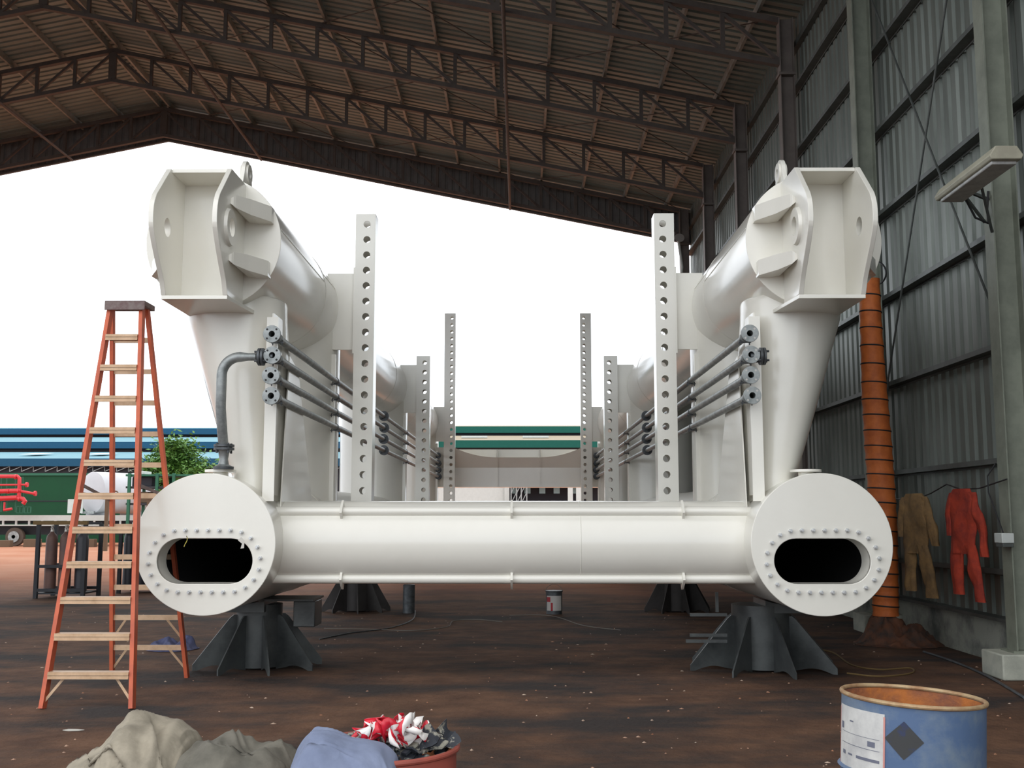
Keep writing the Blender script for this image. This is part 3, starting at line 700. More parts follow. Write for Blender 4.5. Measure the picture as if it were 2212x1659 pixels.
for i in range(1, 12):
    u = (i*0.3 - 0.02 if i > 1 else 0.27)/3.6
    a = FL0.lerp(TL, u); b_ = FR0.lerp(TRr, u); x0_, x1_ = a.x+0.018, b_.x-0.018; y_ = a.y; z_ = a.z
    m = MB(); m.box((x0_, y_-0.05, z_+0.022), (x1_, y_+0.05, z_+0.028)).box((x0_, y_-0.056, z_-0.03), (x1_, y_-0.05, z_+0.028)).box((x0_, y_+0.044, z_-0.02), (x1_, y_+0.05, z_+0.024)).box((x0_, y_-0.062, z_+0.002), (x1_, y_-0.056, z_+0.01)).box((x0_, y_-0.062, z_-0.03), (x1_, y_-0.056, z_-0.022))
    part(m, 'tread', 'tread', L, smooth=0)
for i in range(1, 12):
    u = (i*0.3+0.0)/3.6; a = RL0.lerp(TL2, u); b_ = RR0.lerp(TR2, u)
    part(MB().bar(a, b_, 0.012, 0.05, (0,1,0)), 'rear_crossbar', 'tread', L, smooth=0)
for a, b_, ea, eb, zz in ((FL0, TL, FR0, TRr, 0.27), (RL0, TL2, RR0, TR2, 0.60), (RL0, TL2, RR0, TR2, 0.30)):
    for p0, p1, q0, q1 in ((a, b_, ea, eb), (ea, eb, a, b_)):
        lo = p0.lerp(p1, (zz-0.22)/3.6); cr0 = p0.lerp(p1, zz/3.6); cr1 = q0.lerp(q1, zz/3.6); hi = cr0.lerp(cr1, 0.22)
        part(MB().bar(lo, hi, 0.006, 0.022, (0,1,0)), 'knee_brace', 'tread', L, smooth=0)
for i in (6,):
    pa = FL0.lerp(TL, 0.52)+Vector((0.02, 0.03, 0)); pb = RL0.lerp(TL2, 0.5)+Vector((-0.02, 0, -0.04))
    pc = FR0.lerp(TRr, 0.52)+Vector((0.02, 0.03, 0)); pd = RR0.lerp(TR2, 0.5)+Vector((-0.02, 0, 0))
    part(MB().bar(pa, pb, 0.006, 0.03, (1,0,0)), 'spreader', 'cap', L, smooth=0); part(MB().bar(pc, pd, 0.006, 0.03, (1,0,0)), 'spreader', 'cap', L, smooth=0)

# ------------------------------------------------------------------ blue drum
def drum_shell(t, c, r, h, mbody, mrim, min_):
    x, y = c
    part(MB().lathe((x, y, 0), (0,0,1), [(r-0.02, 0.0), (r, 0.012), (r, 0.28), (r+0.012, 0.292), (r, 0.304), (r, 0.58), (r+0.012, 0.592), (r, 0.604), (r, h-0.02)], 96, (True, False)), 'drum_wall', mbody, t)
    part(MB().lathe((x, y, 0), (0,0,1), [(r-0.004, h-0.02), (r-0.004, 0.02), (0.0, 0.02)], 96, (False, False)), 'drum_inside', min_, t)
    ring = MB(); N = 96; rings = []
    for i in range(N+1):
        a = 2*pi*i/N; wob = 0.003*sin(3*a+1)
        rings.append([(x+(r+wob+0.009*cos(b_))*cos(a), y+(r+wob+0.009*cos(b_))*sin(a), h-0.012+0.009*sin(b_)) for b_ in [2*pi*j/10 for j in range(10)]])
    part(ring.loft(rings, (False, False)), 'rim', mrim, t)
DX, DY, DR, DH = at(1947, 1520, 4.42).x, 4.42, 0.27, 0.885
D = thing('open_drum', (DX, DY, 0), 'open blue steel drum with rusty inside and torn label at lower right', 'drum')
drum_shell(D, (DX, DY), DR, DH, 'blued', 'rim', 'rust')
def patch(t, name, m, a0, a1, z0, z1, rr, n=14, skew=0.0, label=None):
    rows = []
    for z in (z0, z1):
        rows.append([(DX+rr*cos(a0+(a1-a0)*i/n), DY+rr*sin(a0+(a1-a0)*i/n), z + skew*i/n) for i in range(n+1)])
    return part(MB().loft(rows, (False, False), False), name, m, t, label=label)
lab = patch(D, 'paper_label', 'paper', R(172), R(229), 0.60, 0.83, DR+0.002, label='torn off white label with faded print')
patch(lab, 'label_edge', 'pink', R(170), R(172.5), 0.60, 0.82, DR+0.0025)
patch(lab, 'label_edge', 'pink', R(228), R(229.5), 0.60, 0.82, DR+0.0025)
for a0, a1, z0, z1 in ((192, 197, 0.645, 0.66), (202, 208, 0.648, 0.655), (213, 236, 0.645, 0.656), (190, 236, 0.688, 0.690), (225, 232, 0.70, 0.72), (204, 209, 0.775, 0.78), (190, 236, 0.73, 0.7315), (188, 193, 0.74, 0.765)):
    patch(lab, 'print_line', 'ink', R(a0-11), R(a1-11), z0, z1, DR+0.003)
# dark diamond stencil left of centre of drum
dm = MB(); ca, cz, da, dz = R(244), 0.745, R(15), 0.07; vs = []
for i in range(9):
    for j in range(9):
        u, v = i/8*2-1, j/8*2-1; a = ca + (u-v)/2*da; z = cz + (u+v)/2*dz
        vs.append((DX+(DR+0.002)*cos(a), DY+(DR+0.002)*sin(a), z))
dm.add(vs, [(i*9+j, (i+1)*9+j, (i+1)*9+j+1, i*9+j+1) for i in range(8) for j in range(8)])
part(dm, 'diamond_mark', mat('diamond_stain', (0.038, 0.040, 0.042), 0.7, 0, (0.02, 0.035, 0.11), 7, mix=(0.5, 0.6)), D, label='dark diamond hazard mark')
D.rotation_euler = (0, R(3.0), 0); D.location.z = 0.016
# ------------------------------------------------------------------ cloth heaps and red rubbish drum in the foreground
def heap(name, m, c, rx, ry, peaks, fold, label, cat, seed=0, n=120, drop=0.0):
    cx_, cy_ = c; mb = MB(); off = Vector((seed*7.3, seed*3.1, 0)); idx = {}; N = n
    for j in range(N+1):
        for i in range(N+1):
            u, v = i/N*2-1, j/N*2-1
            # square to disc
            x = u*math.sqrt(1-v*v/2); y = v*math.sqrt(1-u*u/2)
            r = hypot(x, y); wx, wy = cx_+x*rx, cy_+y*ry; z = 0
            for (qx, qy, h, s1, s2, an) in peaks:
                dx, dy = wx-qx, wy-qy; a_, b_ = dx*cos(an)+dy*sin(an), -dx*sin(an)+dy*cos(an)
                z = max(z, h*math.exp(-((abs(a_)/s1)**2.2 + (abs(b_)/s2)**2.2)*0.7))
            edge = min(1, (1-r)/0.35); edge = max(0, edge); z *= edge**0.6
            p = Vector((wx*5, wy*5, 0)) + off
            w1 = noise.noise(p*0.9)*1.6; nn = 1-abs(noise.noise(Vector((p.x*1.1+w1, p.y*1.1-w1, z*3))))*2
            n2 = 1-abs(noise.noise(Vector((p.x*2.7-w1*2, p.y*2.3+w1, z*4))))*2
            z += edge*(fold*(nn-0.55) + fold*0.4*(n2-0.5)); z = max(z, 0.004)
            wx += fold*0.7*noise.noise(p*1.7+Vector((5,0,z*4))); wy += fold*0.7*noise.noise(p*1.7+Vector((0,9,z*4)))
            mb.v.append(Vector((wx, wy, z)))
    for j in range(N):
        for i in range(N):
            a = j*(N+1)+i; mb.f.append([a, a+1, a+N+2, a+N+1])
    o = mb.build(name, m, smooth=180)
    so = o.modifiers.new('cloth_thickness', 'SOLIDIFY'); so.thickness = 0.004
    return tag(o, label, cat)
def drape(name, m, sil, Y, dep, fold, label, cat, seed, lean=0.0, nx=150, ny=90):
    """a sheet thrown over a hump: ridge line given by points (x, z), falling away before and behind"""
    P = [at(px, py, Y) for px, py in sil]; xs = [p.x for p in P]; zs = [p.z for p in P]; mb = MB(); off = Vector((seed*5.7, seed*2.3, seed))
    def ridge(x):
        if x <= xs[0] or x >= xs[-1]: return 0
        for i in range(len(xs)-1):
            if x <= xs[i+1]:
                t = (x-xs[i])/(xs[i+1]-xs[i]); p0, p1, p2, p3 = zs[max(i-1,0)], zs[i], zs[i+1], zs[min(i+2,len(zs)-1)]
                return 0.5*((2*p1)+(-p0+p2)*t+(2*p0-5*p1+4*p2-p3)*t*t+(-p0+3*p1-3*p2+p3)*t**3)
    for j in range(ny+1):
        v = j/ny*2-1
        for i in range(nx+1):
            x = xs[0]+(xs[-1]-xs[0])*i/nx; z = ridge(min(max(x, xs[0]+1e-4), xs[-1]-1e-4)) if 0 < i < nx else 0.0
            g_ = max(0.0, 1-abs(v)**3.2)**0.75
            zz = z*(0.10+0.90*g_) if abs(v) < 1 else 0.0
            p = Vector((x*4.2+0.9*v, v*1.5-x*1.3, zz*1.5)) + off
            w1 = noise.noise(p*0.8); q = Vector((p.x*1.5+w1*1.6, p.y*1.0+w1, p.z))
            r1 = 1-abs(noise.noise(q))*2.4; r2 = 1-abs(noise.noise(q*2.3+Vector((3,1,0))))*2.2
            am = fold*min(1, z*2)
            mb.v.append(Vector((x + am*0.6*noise.noise(q*1.3+Vector((9,0,0))), Y + v*dep + lean*zz + am*1.6*(r1-0.5), max(0.002, zz + am*(r1-0.75) + am*0.35*(r2-0.6)))))
    for j in range(ny):
        for i in range(nx):
            a_ = j*(nx+1)+i; mb.f.append([a_, a_+1, a_+nx+2, a_+nx+1])
    o = mb.build(name, m, smooth=180); so = o.modifiers.new('cloth_thickness', 'SOLIDIFY'); so.thickness = 0.003
    return tag(o, label, cat, 'canvas sheets' if cat == 'canvas sheet' else None)
drape('canvas_tarp', 'canvas', [(120,1700),(158,1646),(213,1622),(262,1563),(282,1551),(311,1557),(343,1571),(364,1568),(388,1596),(404,1618),(420,1680)], 3.78, 0.36, 0.05, 'pale dusty canvas sheet heaped at the lower left corner', 'canvas sheet', 1)
drape('canvas_tarp', 'canvasd', [(385,1690),(402,1624),(433,1610),(449,1597),(474,1587),(514,1590),(547,1606),(571,1603),(596,1612),(620,1628),(634,1646),(650,1700)], 3.70, 0.34, 0.028, 'darker grey canvas sheet between the pale canvas and the blue cloth', 'canvas sheet', 4)
RDR = 0.235; RDX, RDY = at(822, 1602, 3.45).x, 3.45
RD = thing('rubbish_drum', (RDX, RDY, 0), 'faded red drum heaped with rubbish at the bottom of the view', 'drum')
drum_shell(RD, (RDX, RDY), RDR, 0.90, 'redd', 'redd', 'rust')
drape('blue_cloth', 'bluecl', [(618,1700),(630,1659),(644,1624),(665,1589),(677,1582),(709,1583),(750,1599),(791,1606),(823,1620),(848,1642),(862,1690)], 3.22, 0.30, 0.022, 'faded blue cloth draped over the left side of the rubbish drum', 'cloth', 9)
# barrier tape bundle
tp_ = MB(); tp_.uv = []
def ribbon(c, rad, wid, turns, sd):
    rnd = random.Random(sd); a = Vector((rnd.uniform(-1,1), rnd.uniform(-1,1), rnd.uniform(-0.4,1))).normalized(); b, e = frame_of(a); N = int(14*turns)
    st = rnd.random()*6; o = len(tp_.v)
    for i in range(N+1):
        th = st+2*pi*i/14; rr = rad*(0.75+0.4*noise.noise(Vector((th*0.7, sd*3.3, 0))))
        p = Vector(c) + b*rr*cos(th) + e*rr*sin(th) + a*(0.02*sin(th*1.7))
        tw = 0.6*sin(th*0.8+sd)
        wdir = (a*cos(tw) + (b*cos(th)+e*sin(th))*sin(tw)).normalized()
        for q in (-1, 1): tp_.v.append(p + wdir*wid/2*q); tp_.uv.append((i*0.055, 0.5*q*0.1))
    for i in range(N): tp_.f.append([o+2*i, o+2*i+1, o+2*i+3, o+2*i+2])
rn = random.Random(5)
for i in range(60):
    cpx = rn.uniform(778, 912); cpy = 1602 - 30*rn.random() - (6 if 805 < cpx < 900 else -3)
    c = at(cpx, cpy, 3.40+rn.uniform(-0.07, 0.1)); ribbon(c, rn.uniform(0.018, 0.034), 0.034, rn.uniform(0.6, 1.1), i)
tape = tp_.build('barrier_tape', 'tape', smooth=60); tag(tape, 'crumpled bundle of red and white barrier tape on top of the rubbish drum', 'barrier tape')
so = tape.modifiers.new('thin', 'SOLIDIFY'); so.thickness = 0.001
# scraps in the drum
def scrap(px, py, Y, size, rot, m, label, sd):
    rnd = random.Random(sd); c = at(px, py, Y); mb = MB(); N = 8; L_, W_ = size
    mt = Matrix.Rotation(rot[2], 3, 'Z') @ Matrix.Rotation(rot[1], 3, 'Y') @ Matrix.Rotation(rot[0], 3, 'X')
    vs = []
    for k in (0, 1):
        for i in range(N+1):
            for j in range(4):
                u, v = (i/N-0.5)*L_, (j/3-0.5)*W_*(0.8+0.3*sin(i+sd))
                vs.append(c + mt @ Vector((u, v, 0.35*L_*(i/N-0.5)**2*2 + 0.012*noise.noise(Vector((u*30, v*30, sd))) + k*0.006)))
    K = (N+1)*4; fs = []
    for i in range(N):
        for j in range(3):
            a = i*4+j; fs += [(a, a+1, a+5, a+4), (K+a, K+a+4, K+a+5, K+a+1)]
    for i in range(N): fs += [(i*4, i*4+4, K+i*4+4, K+i*4), (i*4+3, K+i*4+3, K+i*4+7, i*4+7)]
    fs += [(0, K, K+1, 1), (1, K+1, K+2, 2), (2, K+2, K+3, 3), (N*4, N*4+1, K+N*4+1, K+N*4), (N*4+1, N*4+2, K+N*4+2, K+N*4+1), (N*4+2, N*4+3, K+N*4+3, K+N*4+2)]
    mb.add(vs, fs); return tag(mb.build('debris_scrap', m, smooth=20), label, 'scrap', 'scraps in the rubbish drum')
scrap(905, 1612, 3.38, (0.13, 0.06), (0.9, -0.6, 0.3), 'debris', 'black and grey flake propped in the rubbish drum right of the barrier tape', 1)
scrap(965, 1588, 3.45, (0.08, 0.05), (1.2, 0.9, 0.2), 'debris', 'black curled flake standing up at the right rim of the rubbish drum', 2)
scrap(945, 1604, 3.48, (0.12, 0.07), (0.4, 0.1, 0.5), 'debris', 'dark mottled flake lying by the right rim of the rubbish drum', 3)
scrap(868, 1606, 3.44, (0.12, 0.10), (0.5, 0.2, 1.0), 'navy', 'blue rag under the barrier tape', 4)
scrap(860, 1618, 3.38, (0.12, 0.08), (0.3, 0.15, 0.2), 'debris', 'dark crumbled rubbish at the front of the red drum', 5)
scrap(905, 1622, 3.40, (0.14, 0.10), (0.1, 0.0, 0.9), 'debris', 'broad dark slab of rubbish filling the red drum', 6)
rub = MB()
for i in range(140):
    a = rn.uniform(0, 2*pi); r_ = 0.215*math.sqrt(rn.random()); x, y = RDX+r_*cos(a), RDY+r_*sin(a); z = 0.86+0.05*(1-(r_/0.22)**2)+rn.uniform(-0.01, 0.02)
    d = Vector((rn.uniform(-1,1), rn.uniform(-1,1), rn.uniform(-0.5,0.5))).normalized()*rn.uniform(0.02, 0.07)
    rub.bar(Vector((x,y,z))-d/2, Vector((x,y,z))+d/2, rn.uniform(0.01, 0.03), 0.008)
tag(rub.build('rubbish', 'debris', smooth=0), 'dark loose rubbish filling the red drum', 'rubbish', kind='stuff')
# small blue tarp on the floor behind the ladder
p = atz(372, 1402)
heap('blue_tarp', 'navy', (p.x, p.y), 0.32, 0.30, [(p.x-0.08, p.y, 0.12, 0.14, 0.14, 0), (p.x+0.16, p.y+0.05, 0.14, 0.1, 0.14, 0)], 0.05, 'crumpled dark blue tarp on the soil between ladder and left trestle', 'tarp', 3, n=50)

# ------------------------------------------------------------------ orange duct against the wall
t = thing('ventilation_duct', (4.6, 14.0, 0), 'tall orange fabric ventilation duct with black hoops by the right wall', 'duct')
cp = []
for (px, py, wpx) in ((1878, 604, 44), (1882, 720, 48), (1889, 850, 54), (1897, 960, 58), (1904, 1060, 58), (1909, 1160, 58), (1912, 1260, 55), (1913, 1330, 54)):
    q = at(px, py, 14.0); cp.append((q, wpx/2330*14.0/2))
def duct_at(u):
    f = u*(len(cp)-1); i = min(int(f), len(cp)-2); f -= i
    return cp[i][0].lerp(cp[i+1][0], f), cp[i][1]*(1-f)+cp[i+1][1]*f
rings = []; NR = 200; NH = 23
for k in range(NR+1):
    u = k/NR; c, r_ = duct_at(u); ph = (u*NH) % 1; sag = 1 - 0.05*(0.5-0.5*cos(2*pi*ph))
    rings.append([c + Vector((cos(2*pi*i/40), sin(2*pi*i/40), 0))*r_*sag*(1+0.035*noise.noise(Vector((2*cos(2*pi*i/40), 2*sin(2*pi*i/40), u*22)))) for i in range(40)])
part(MB().loft(rings), 'fabric_sleeve', 'orange', t, smooth=60)
for k in range(1, NH):
    c, r_ = duct_at(k/NH); c = c + Vector((0, 0, 0)); N = 36
    hoop = MB(); rr_ = []
    for i in range(N+1):
        a = 2*pi*i/N; rr_.append([c + Vector(((r_+0.007*cos(b_))*cos(a), (r_+0.007*cos(b_))*sin(a), 0.010*sin(b_) - 0.012*cos(a))) for b_ in [pi/3*j for j in range(6)]])
    part(hoop.loft(rr_, (False, False)), 'hoop', 'black', t)
p = atz(1925, 1392); q = duct_at(1)[0]
heap('duct_tail', mat('dirty_orange_duct', (0.13, 0.05, 0.025), 0.85, 0, (0.035, 0.028, 0.025), 5), (q.x+0.12, 13.9), 0.55, 0.5, [(q.x, 14.0, 0.42, 0.22, 0.25, 0), (q.x+0.28, 13.75, 0.24, 0.2, 0.2, 0)], 0.07, 'slumped dirty end of orange ducting lying at the foot of the wall', 'duct', 6, n=60)
# cable loop by the column above the duct
tag(MB().path([(4.90, YC[3]-0.12, 5.35), (4.9, 14.9, 5.2)] + [atx(1888+22*sin(a)+4, 590-25*cos(a), 4.90) for a in [2*pi*i/24 for i in range(20)]] + [atx(1893, 640, 4.9), atx(1898, 700, 4.9)], 0.012, 8).build('cable_loop', 'black'), 'black cable loop hanging on the column behind the right tube end', 'cable')

# ------------------------------------------------------------------ washing line with coveralls
LX = 4.88
ln = [(1935, 1078), (1975, 1079), (2010, 1066), (2045, 1046), (2075, 1057), (2115, 1055), (2175, 1035)]
pts = []
for i in range(len(ln)-1):
    for j in range(6):
        u = j/6; pts.append(atx(ln[i][0]*(1-u)+ln[i+1][0]*u, ln[i][1]*(1-u)+ln[i+1][1]*u, LX))
pts.append(atx(*ln[-1], LX))
tag(MB().path(pts, 0.008, 6).build('washing_line', 'black'), 'thin line strung along the right wall holding the coveralls', 'line')
def coverall(pc, w_, h_, m, label, sd, dx=-0.10):
    E = Vector((-0.28, 0.96)); Nn = Vector((0.96, 0.28))
    """hung by the waist, sleeves and legs drooping; pc top centre, plane roughly along Y"""
    t = thing('coverall', (pc.x+dx, pc.y, pc.z-h_), label, 'coverall', 'coveralls on the washing line')
    def limb(name, path_, widths, th):
        rings = []; n = 24; K = 20
        for k in range(K+1):
            f = k/K*(len(path_)-1); i = min(int(f), len(path_)-2); f -= i
            yy = path_[i][0]*(1-f)+path_[i+1][0]*f; zz = path_[i][1]*(1-f)+path_[i+1][1]*f; ww = widths[i]*(1-f)+widths[i+1]*f
            ring = []
            for q in range(n):
                a = 2*pi*q/n; nz = noise.noise(Vector((yy*8+cos(a)*1.4, zz*5, sd+sin(a))))
                al = yy + ww/2*cos(a)*(1+0.15*nz); ac = (th*(1+0.8*nz))*sin(a) + 0.025*noise.noise(Vector((yy*12+al*9, zz*3, sd)))
                ring.append((pc.x+dx+al*E.x+ac*Nn.x, pc.y+al*E.y+ac*Nn.y, pc.z+zz))
            rings.append(ring)
        part(MB().loft(rings), name, m, t, smooth=70)
    limb('body', [(0, 0.01), (0, -0.06), (0.0, -h_*0.30), (0.02, -h_*0.52), (0.02, -h_*0.58)], [w_*0.42, w_*0.62, w_*0.66, w_*0.62, w_*0.5], 0.045)
    limb('trouser_leg', [(w_*0.17, -h_*0.50), (w_*0.22, -h_*0.75), (w_*0.20, -h_*0.95)], [w_*0.34, w_*0.27, w_*0.25], 0.04)
    limb('trouser_leg', [(-w_*0.13, -h_*0.50), (-w_*0.26, -h_*0.75), (-w_*0.34, -h_)], [w_*0.34, w_*0.28, w_*0.25], 0.04)
    limb('sleeve', [(-w_*0.22, -0.03), (-w_*0.42, -h_*0.3), (-w_*0.50, -h_*(0.60 if sd > 5 else 0.5))], [w_*0.22, w_*0.20, w_*0.15], 0.035)
    limb('sleeve', [(w_*0.22, -0.03), (w_*0.38, -h_*0.22), (w_*0.36, -h_*0.42)], [w_*0.22, w_*0.20, w_*0.15], 0.035)
    return t
pc = atx(1993, 1068, LX); coverall(pc, 0.72, 1.22, 'tan', 'tan work coverall hanging on the line next to the orange duct', 3)
pc = atx(2098, 1058, LX); coverall(pc, 0.62, 1.18, 'red', 'orange red work coverall hanging on the line closest to the near column', 8)
# socket box on near column and its cable
p = atx(2168, 1160, 4.86)
t = thing('switch_box', (4.84, YC[2]-0.16, p.z-0.07), 'small pale switch box fixed to the near column beside the red coverall', 'switch box')
part(MB().box((4.80, YC[2]-0.2, p.z-0.06), (4.925, YC[2]-0.02, p.z+0.04)), 'box', 'pale', t, bevel=0.008)
part(MB().box((4.81, YC[2]-0.19, p.z-0.10), (4.92, YC[2]-0.03, p.z-0.062)), 'cover', 'girt', t, bevel=0.005)
part(MB().path([(4.86, YC[2]-0.1, p.z+0.04), (4.82, YC[2]+0.1, p.z+0.45), (4.84, YC[2]+0.15, p.z+0.62), (4.9, YC[2]+0.08, p.z+0.75)], 0.008, 6), 'cable', 'black', t)
# strip lamp on bracket
p = at(2095, 392, 10.4); zl = p.z
t = thing('strip_lamp', (4.5, 10.4, zl), 'unlit dull yellowish strip lamp projecting from the near column', 'lamp')
part(MB().prism([(4.36, zl+0.04), (4.42, zl+0.13), (4.62, zl+0.13), (4.68, zl+0.04), (4.66, zl), (4.38, zl)], lambda u, v, tt: Vector((u, tt, v)), 9.72, 11.08), 'housing', 'lightcol', t, bevel=0.01)
part(MB().box((4.40, 9.78, zl-0.03), (4.64, 11.02, zl+0.005)), 'diffuser', 'paper', t, bevel=0.012)
part(MB().bar((4.6, 10.95, zl+0.1), (4.925, YC[2]-0.02, zl+0.02), 0.03, 0.03).bar((4.6, 10.5, zl+0.05), (4.92, YC[2]-0.09, zl-0.35), 0.025, 0.025).bar((4.62, 11.0, zl+0.08), (4.925, YC[2]+0.08, zl-0.2), 0.025, 0.025), 'bracket', 'girt', t)
part(MB().path([(4.62, 10.95, zl+0.02), (4.75, 11.0, zl-0.2), (4.88, 11.0, zl-0.26), (4.9, 11.05, zl-0.1), (4.92, 11.05, zl+0.1)], 0.012, 8), 'flex', 'black', t)
# small floodlight on the far column
p = at(1465, 522, 32.3)
t = thing('floodlight', (p.x, 32.3, p.z), 'small silver floodlight and white cable hanging by the rear column', 'lamp')
part(MB().lathe((p.x, 32.2, p.z), (0,-1,0.3), [(0.05, 0), (0.14, 0.16), (0.15, 0.18)], 20), 'reflector', 'zinc', t)
part(MB().bar((p.x, 32.3, p.z), (4.925, 32.40, p.z), 0.05), 'bracket', 'colfar', t)
part(MB().path([(p.x, 32.25, p.z), (p.x+0.1, 32.25, p.z-0.8), (p.x+0.03, 32.25, p.z-1.4), (p.x+0.1, 32.3, p.z-2.6)], 0.04, 8), 'cable', 'pale', t)

# ------------------------------------------------------------------ floor clutter
def wire(pts, r, label, m='wire'):
    P = [atz(*q) for q in pts]; out = []
    for i in range(len(P)-1):
        p0, p1, p2, p3 = P[max(i-1,0)], P[i], P[i+1], P[min(i+2, len(P)-1)]
        for j in range(8):
            t = j/8; out.append(0.5*((2*p1) + (-p0+p2)*t + (2*p0-5*p1+4*p2-p3)*t*t + (-p0+3*p1-3*p2+p3)*t**3) + Vector((0,0,r)))
    out.append(P[-1]+Vector((0,0,r)))
    return tag(MB().path(out, r, 6).build('wire', m), label, 'wire', 'wires and hoses on the soil')
wire([(1700, 1404), (1790, 1408), (1840, 1438), (1900, 1448), (1965, 1445), (1968, 1456), (1900, 1463), (1830, 1456)], 0.009, 'brown hose looping over the soil between right trestle and blue drum', 'rackw')
wire([(690, 1382), (760, 1368), (840, 1358), (890, 1340), (897, 1320)], 0.008, 'thin wire curving from the left trestle toward the prop tube', 'galvd')
wire([(700, 1359), (800, 1360), (890, 1363), (965, 1355), (980, 1342), (1030, 1339), (1085, 1344)], 0.006, 'thin pale wire lying across the soil in mid floor')
wire([(1100, 1330), (1190, 1331), (1260, 1352), (1340, 1362)], 0.006, 'thin pale wire lying on the soil by the paint pail')
wire([(1995, 1410), (2060, 1432), (2130, 1462), (2212, 1510)], 0.014, 'dark cable running along the foot of the right wall', 'galvd')
p = atz(158, 1578)
tag(MB().prism([(-0.075,-0.01),(-0.02,-0.04),(0.05,-0.03),(0.085,0.0),(0.02,0.03),(-0.05,0.035)], lambda u, v, t: p+Vector((u, v, 0.003+t+0.02*u)), 0, 0.003).build('paper_scrap', 'scrap'), 'white paper scrap on the soil right of the ladder foot', 'paper scrap') if False else tag(MB().prism([(-0.075,-0.01),(-0.02,-0.04),(0.05,-0.03),(0.085,0.0),(0.02,0.03),(-0.05,0.035)], lambda u, v, t: p+Vector((u, v, 0.003+t)), 0, 0.003).build('paper_scrap', 'scrap'), 'white paper scrap on the soil in front of the ladder', 'paper scrap')
ch = MB(); rn = random.Random(11)
for i in range(520):
    y = 4.5 + 14*rn.random()**1.5; x = rn.uniform(-0.47, 0.47)*y; r_ = rn.uniform(0.004, 0.014)
    a = rn.uniform(0, pi); q = Vector((x, y, 0)); d1 = Vector((cos(a), sin(a), 0))*r_*rn.uniform(1, 2.2); d2 = Vector((-sin(a), cos(a), 0))*r_
    ch.add([q-d1, q+d2, q+d1, q-d2, q+Vector((0,0,r_*0.8))], [(0,1,4),(1,2,4),(2,3,4),(3,0,4)])
tag(ch.build('soil_chips', 'chip', smooth=0), 'small pale stones and chips scattered over the soil', 'chips', kind='stuff')

# ------------------------------------------------------------------ gas cylinder racks
def gas_rack(px0, px1, pyb, pyt, cyl, label, lab2):
    p0 = atz(px0, pyb); Y = p0.y; x0_ = p0.x; x1_ = at(px1, pyb, Y).x; h = at(px0, pyt, Y).z; dpt = 0.8
    t = thing('cylinder_rack', ((x0_+x1_)/2, Y+dpt/2, 0), label, 'rack', 'gas cylinder racks')
    for x in (x0_, x1_):
        for y in (Y, Y+dpt): part(MB().box((x-0.035, y-0.035, 0), (x+0.035, y+0.035, h-0.04)), 'upright', 'rack', t, smooth=0)
    for z in (0.16, 0.62):
        for y in (Y, Y+dpt): part(MB().box((x0_, y-0.03, z-0.03), (x1_, y+0.03, z+0.03)), 'cross_rail', 'rack', t, smooth=0)
    part(MB().box((x0_-0.1, Y-0.05, h-0.05), (x1_+0.05, Y+0.02, h+0.02)), 'top_rail', 'rackw', t, smooth=0)
    part(MB().box((x0_, Y+dpt-0.03, h-0.05), (x1_, Y+dpt+0.03, h)), 'top_rail', 'rack', t, smooth=0)
    part(MB().box((x0_, Y, 0.08), (x1_, Y+dpt, 0.11)), 'deck', 'rack', t, smooth=0)
    for i, (fx, fy, m, w_) in enumerate(cyl):
        x, y = x0_+(x1_-x0_)*fx, Y+dpt*fy
        c = thing('gas_cylinder', (x, y, 0.11), w_, 'gas cylinder', lab2)
        part(MB().lathe((x, y, 0.115), (0,0,1), [(0.09, 0), (0.112, 0.02), (0.112, 1.02), (0.095, 1.1), (0.05, 1.15), (0.035, 1.18)], 24), 'shell', m, c)
        part(MB().lathe((x, y, 1.29), (0,0,1), [(0.035, 0), (0.03, 0.05), (0.018, 0.06), (0.018, 0.1), (0.03, 0.1), (0.03, 0.13)], 12).tube((x, y-0.06, 1.36), (x, y+0.02, 1.36), 0.014, 8), 'valve', 'brass', c)
gas_rack(76, 178, 1293, 1128, [(0.2, 0.25, 'gas1', 'brown gas cylinder at the front left of the rack behind the ladder'), (0.5, 0.25, 'gas1', 'brown gas cylinder, second in the front row of the rack behind the ladder'), (0.85, 0.3, 'gas2', 'black gas cylinder at the front right of the rack behind the ladder'), (0.35, 0.72, 'gas1', 'gas cylinders in the back row of the rack behind the ladder'), (0.68, 0.72, 'gas1', 'gas cylinders in the back row of the rack behind the ladder')],
         'dark steel rack of gas cylinders on the soil behind the ladder', 'gas cylinders behind the ladder')
gas_rack(256, 345, 1282, 1142, [(0.13, 0.25, 'gas2', 'black gas cylinder seen between the ladder rails, left one'), (0.42, 0.25, 'gas2', 'black gas cylinder seen between ladder and left pipe end plate'), (0.7, 0.3, 'gas2', 'black gas cylinder mostly hidden by the left pipe end plate')],
         'dark rack of black cylinders partly hidden by the left pipe end', 'black cylinders beside the left pipe end')

# ------------------------------------------------------------------ yard: trailer, tank, pipework, green cladding
Yt = 58.0
t = thing('flatbed_trailer', (at(120, 1180, Yt).x, Yt+1, 0), 'long pale flatbed trailer parked across the yard at the left', 'trailer')
xa, xb = at(-120, 1120, Yt).x, at(330, 1120, Yt).x; z1 = at(100, 1113, Yt).z; z0 = at(100, 1125, Yt).z
part(MB().box((xa, Yt, z0), (xb, Yt+2.4, z1)), 'deck', 'pale', t, smooth=0)
part(MB().box((xa, Yt+0.3, z0-0.16), (xb, Yt+2.1, z0-0.02)), 'side_rail', 'shade', t, smooth=0)
part(MB().box((xa, Yt+0.0, z0-0.27), (xb, Yt+0.1, z0-0.2)), 'lower_rail', 'pale', t, smooth=0)
part(MB().box((xa, Yt+0.7, z0-0.75), (xb, Yt+1.7, z0-0.27)), 'chassis', 'rack', t, smooth=0)
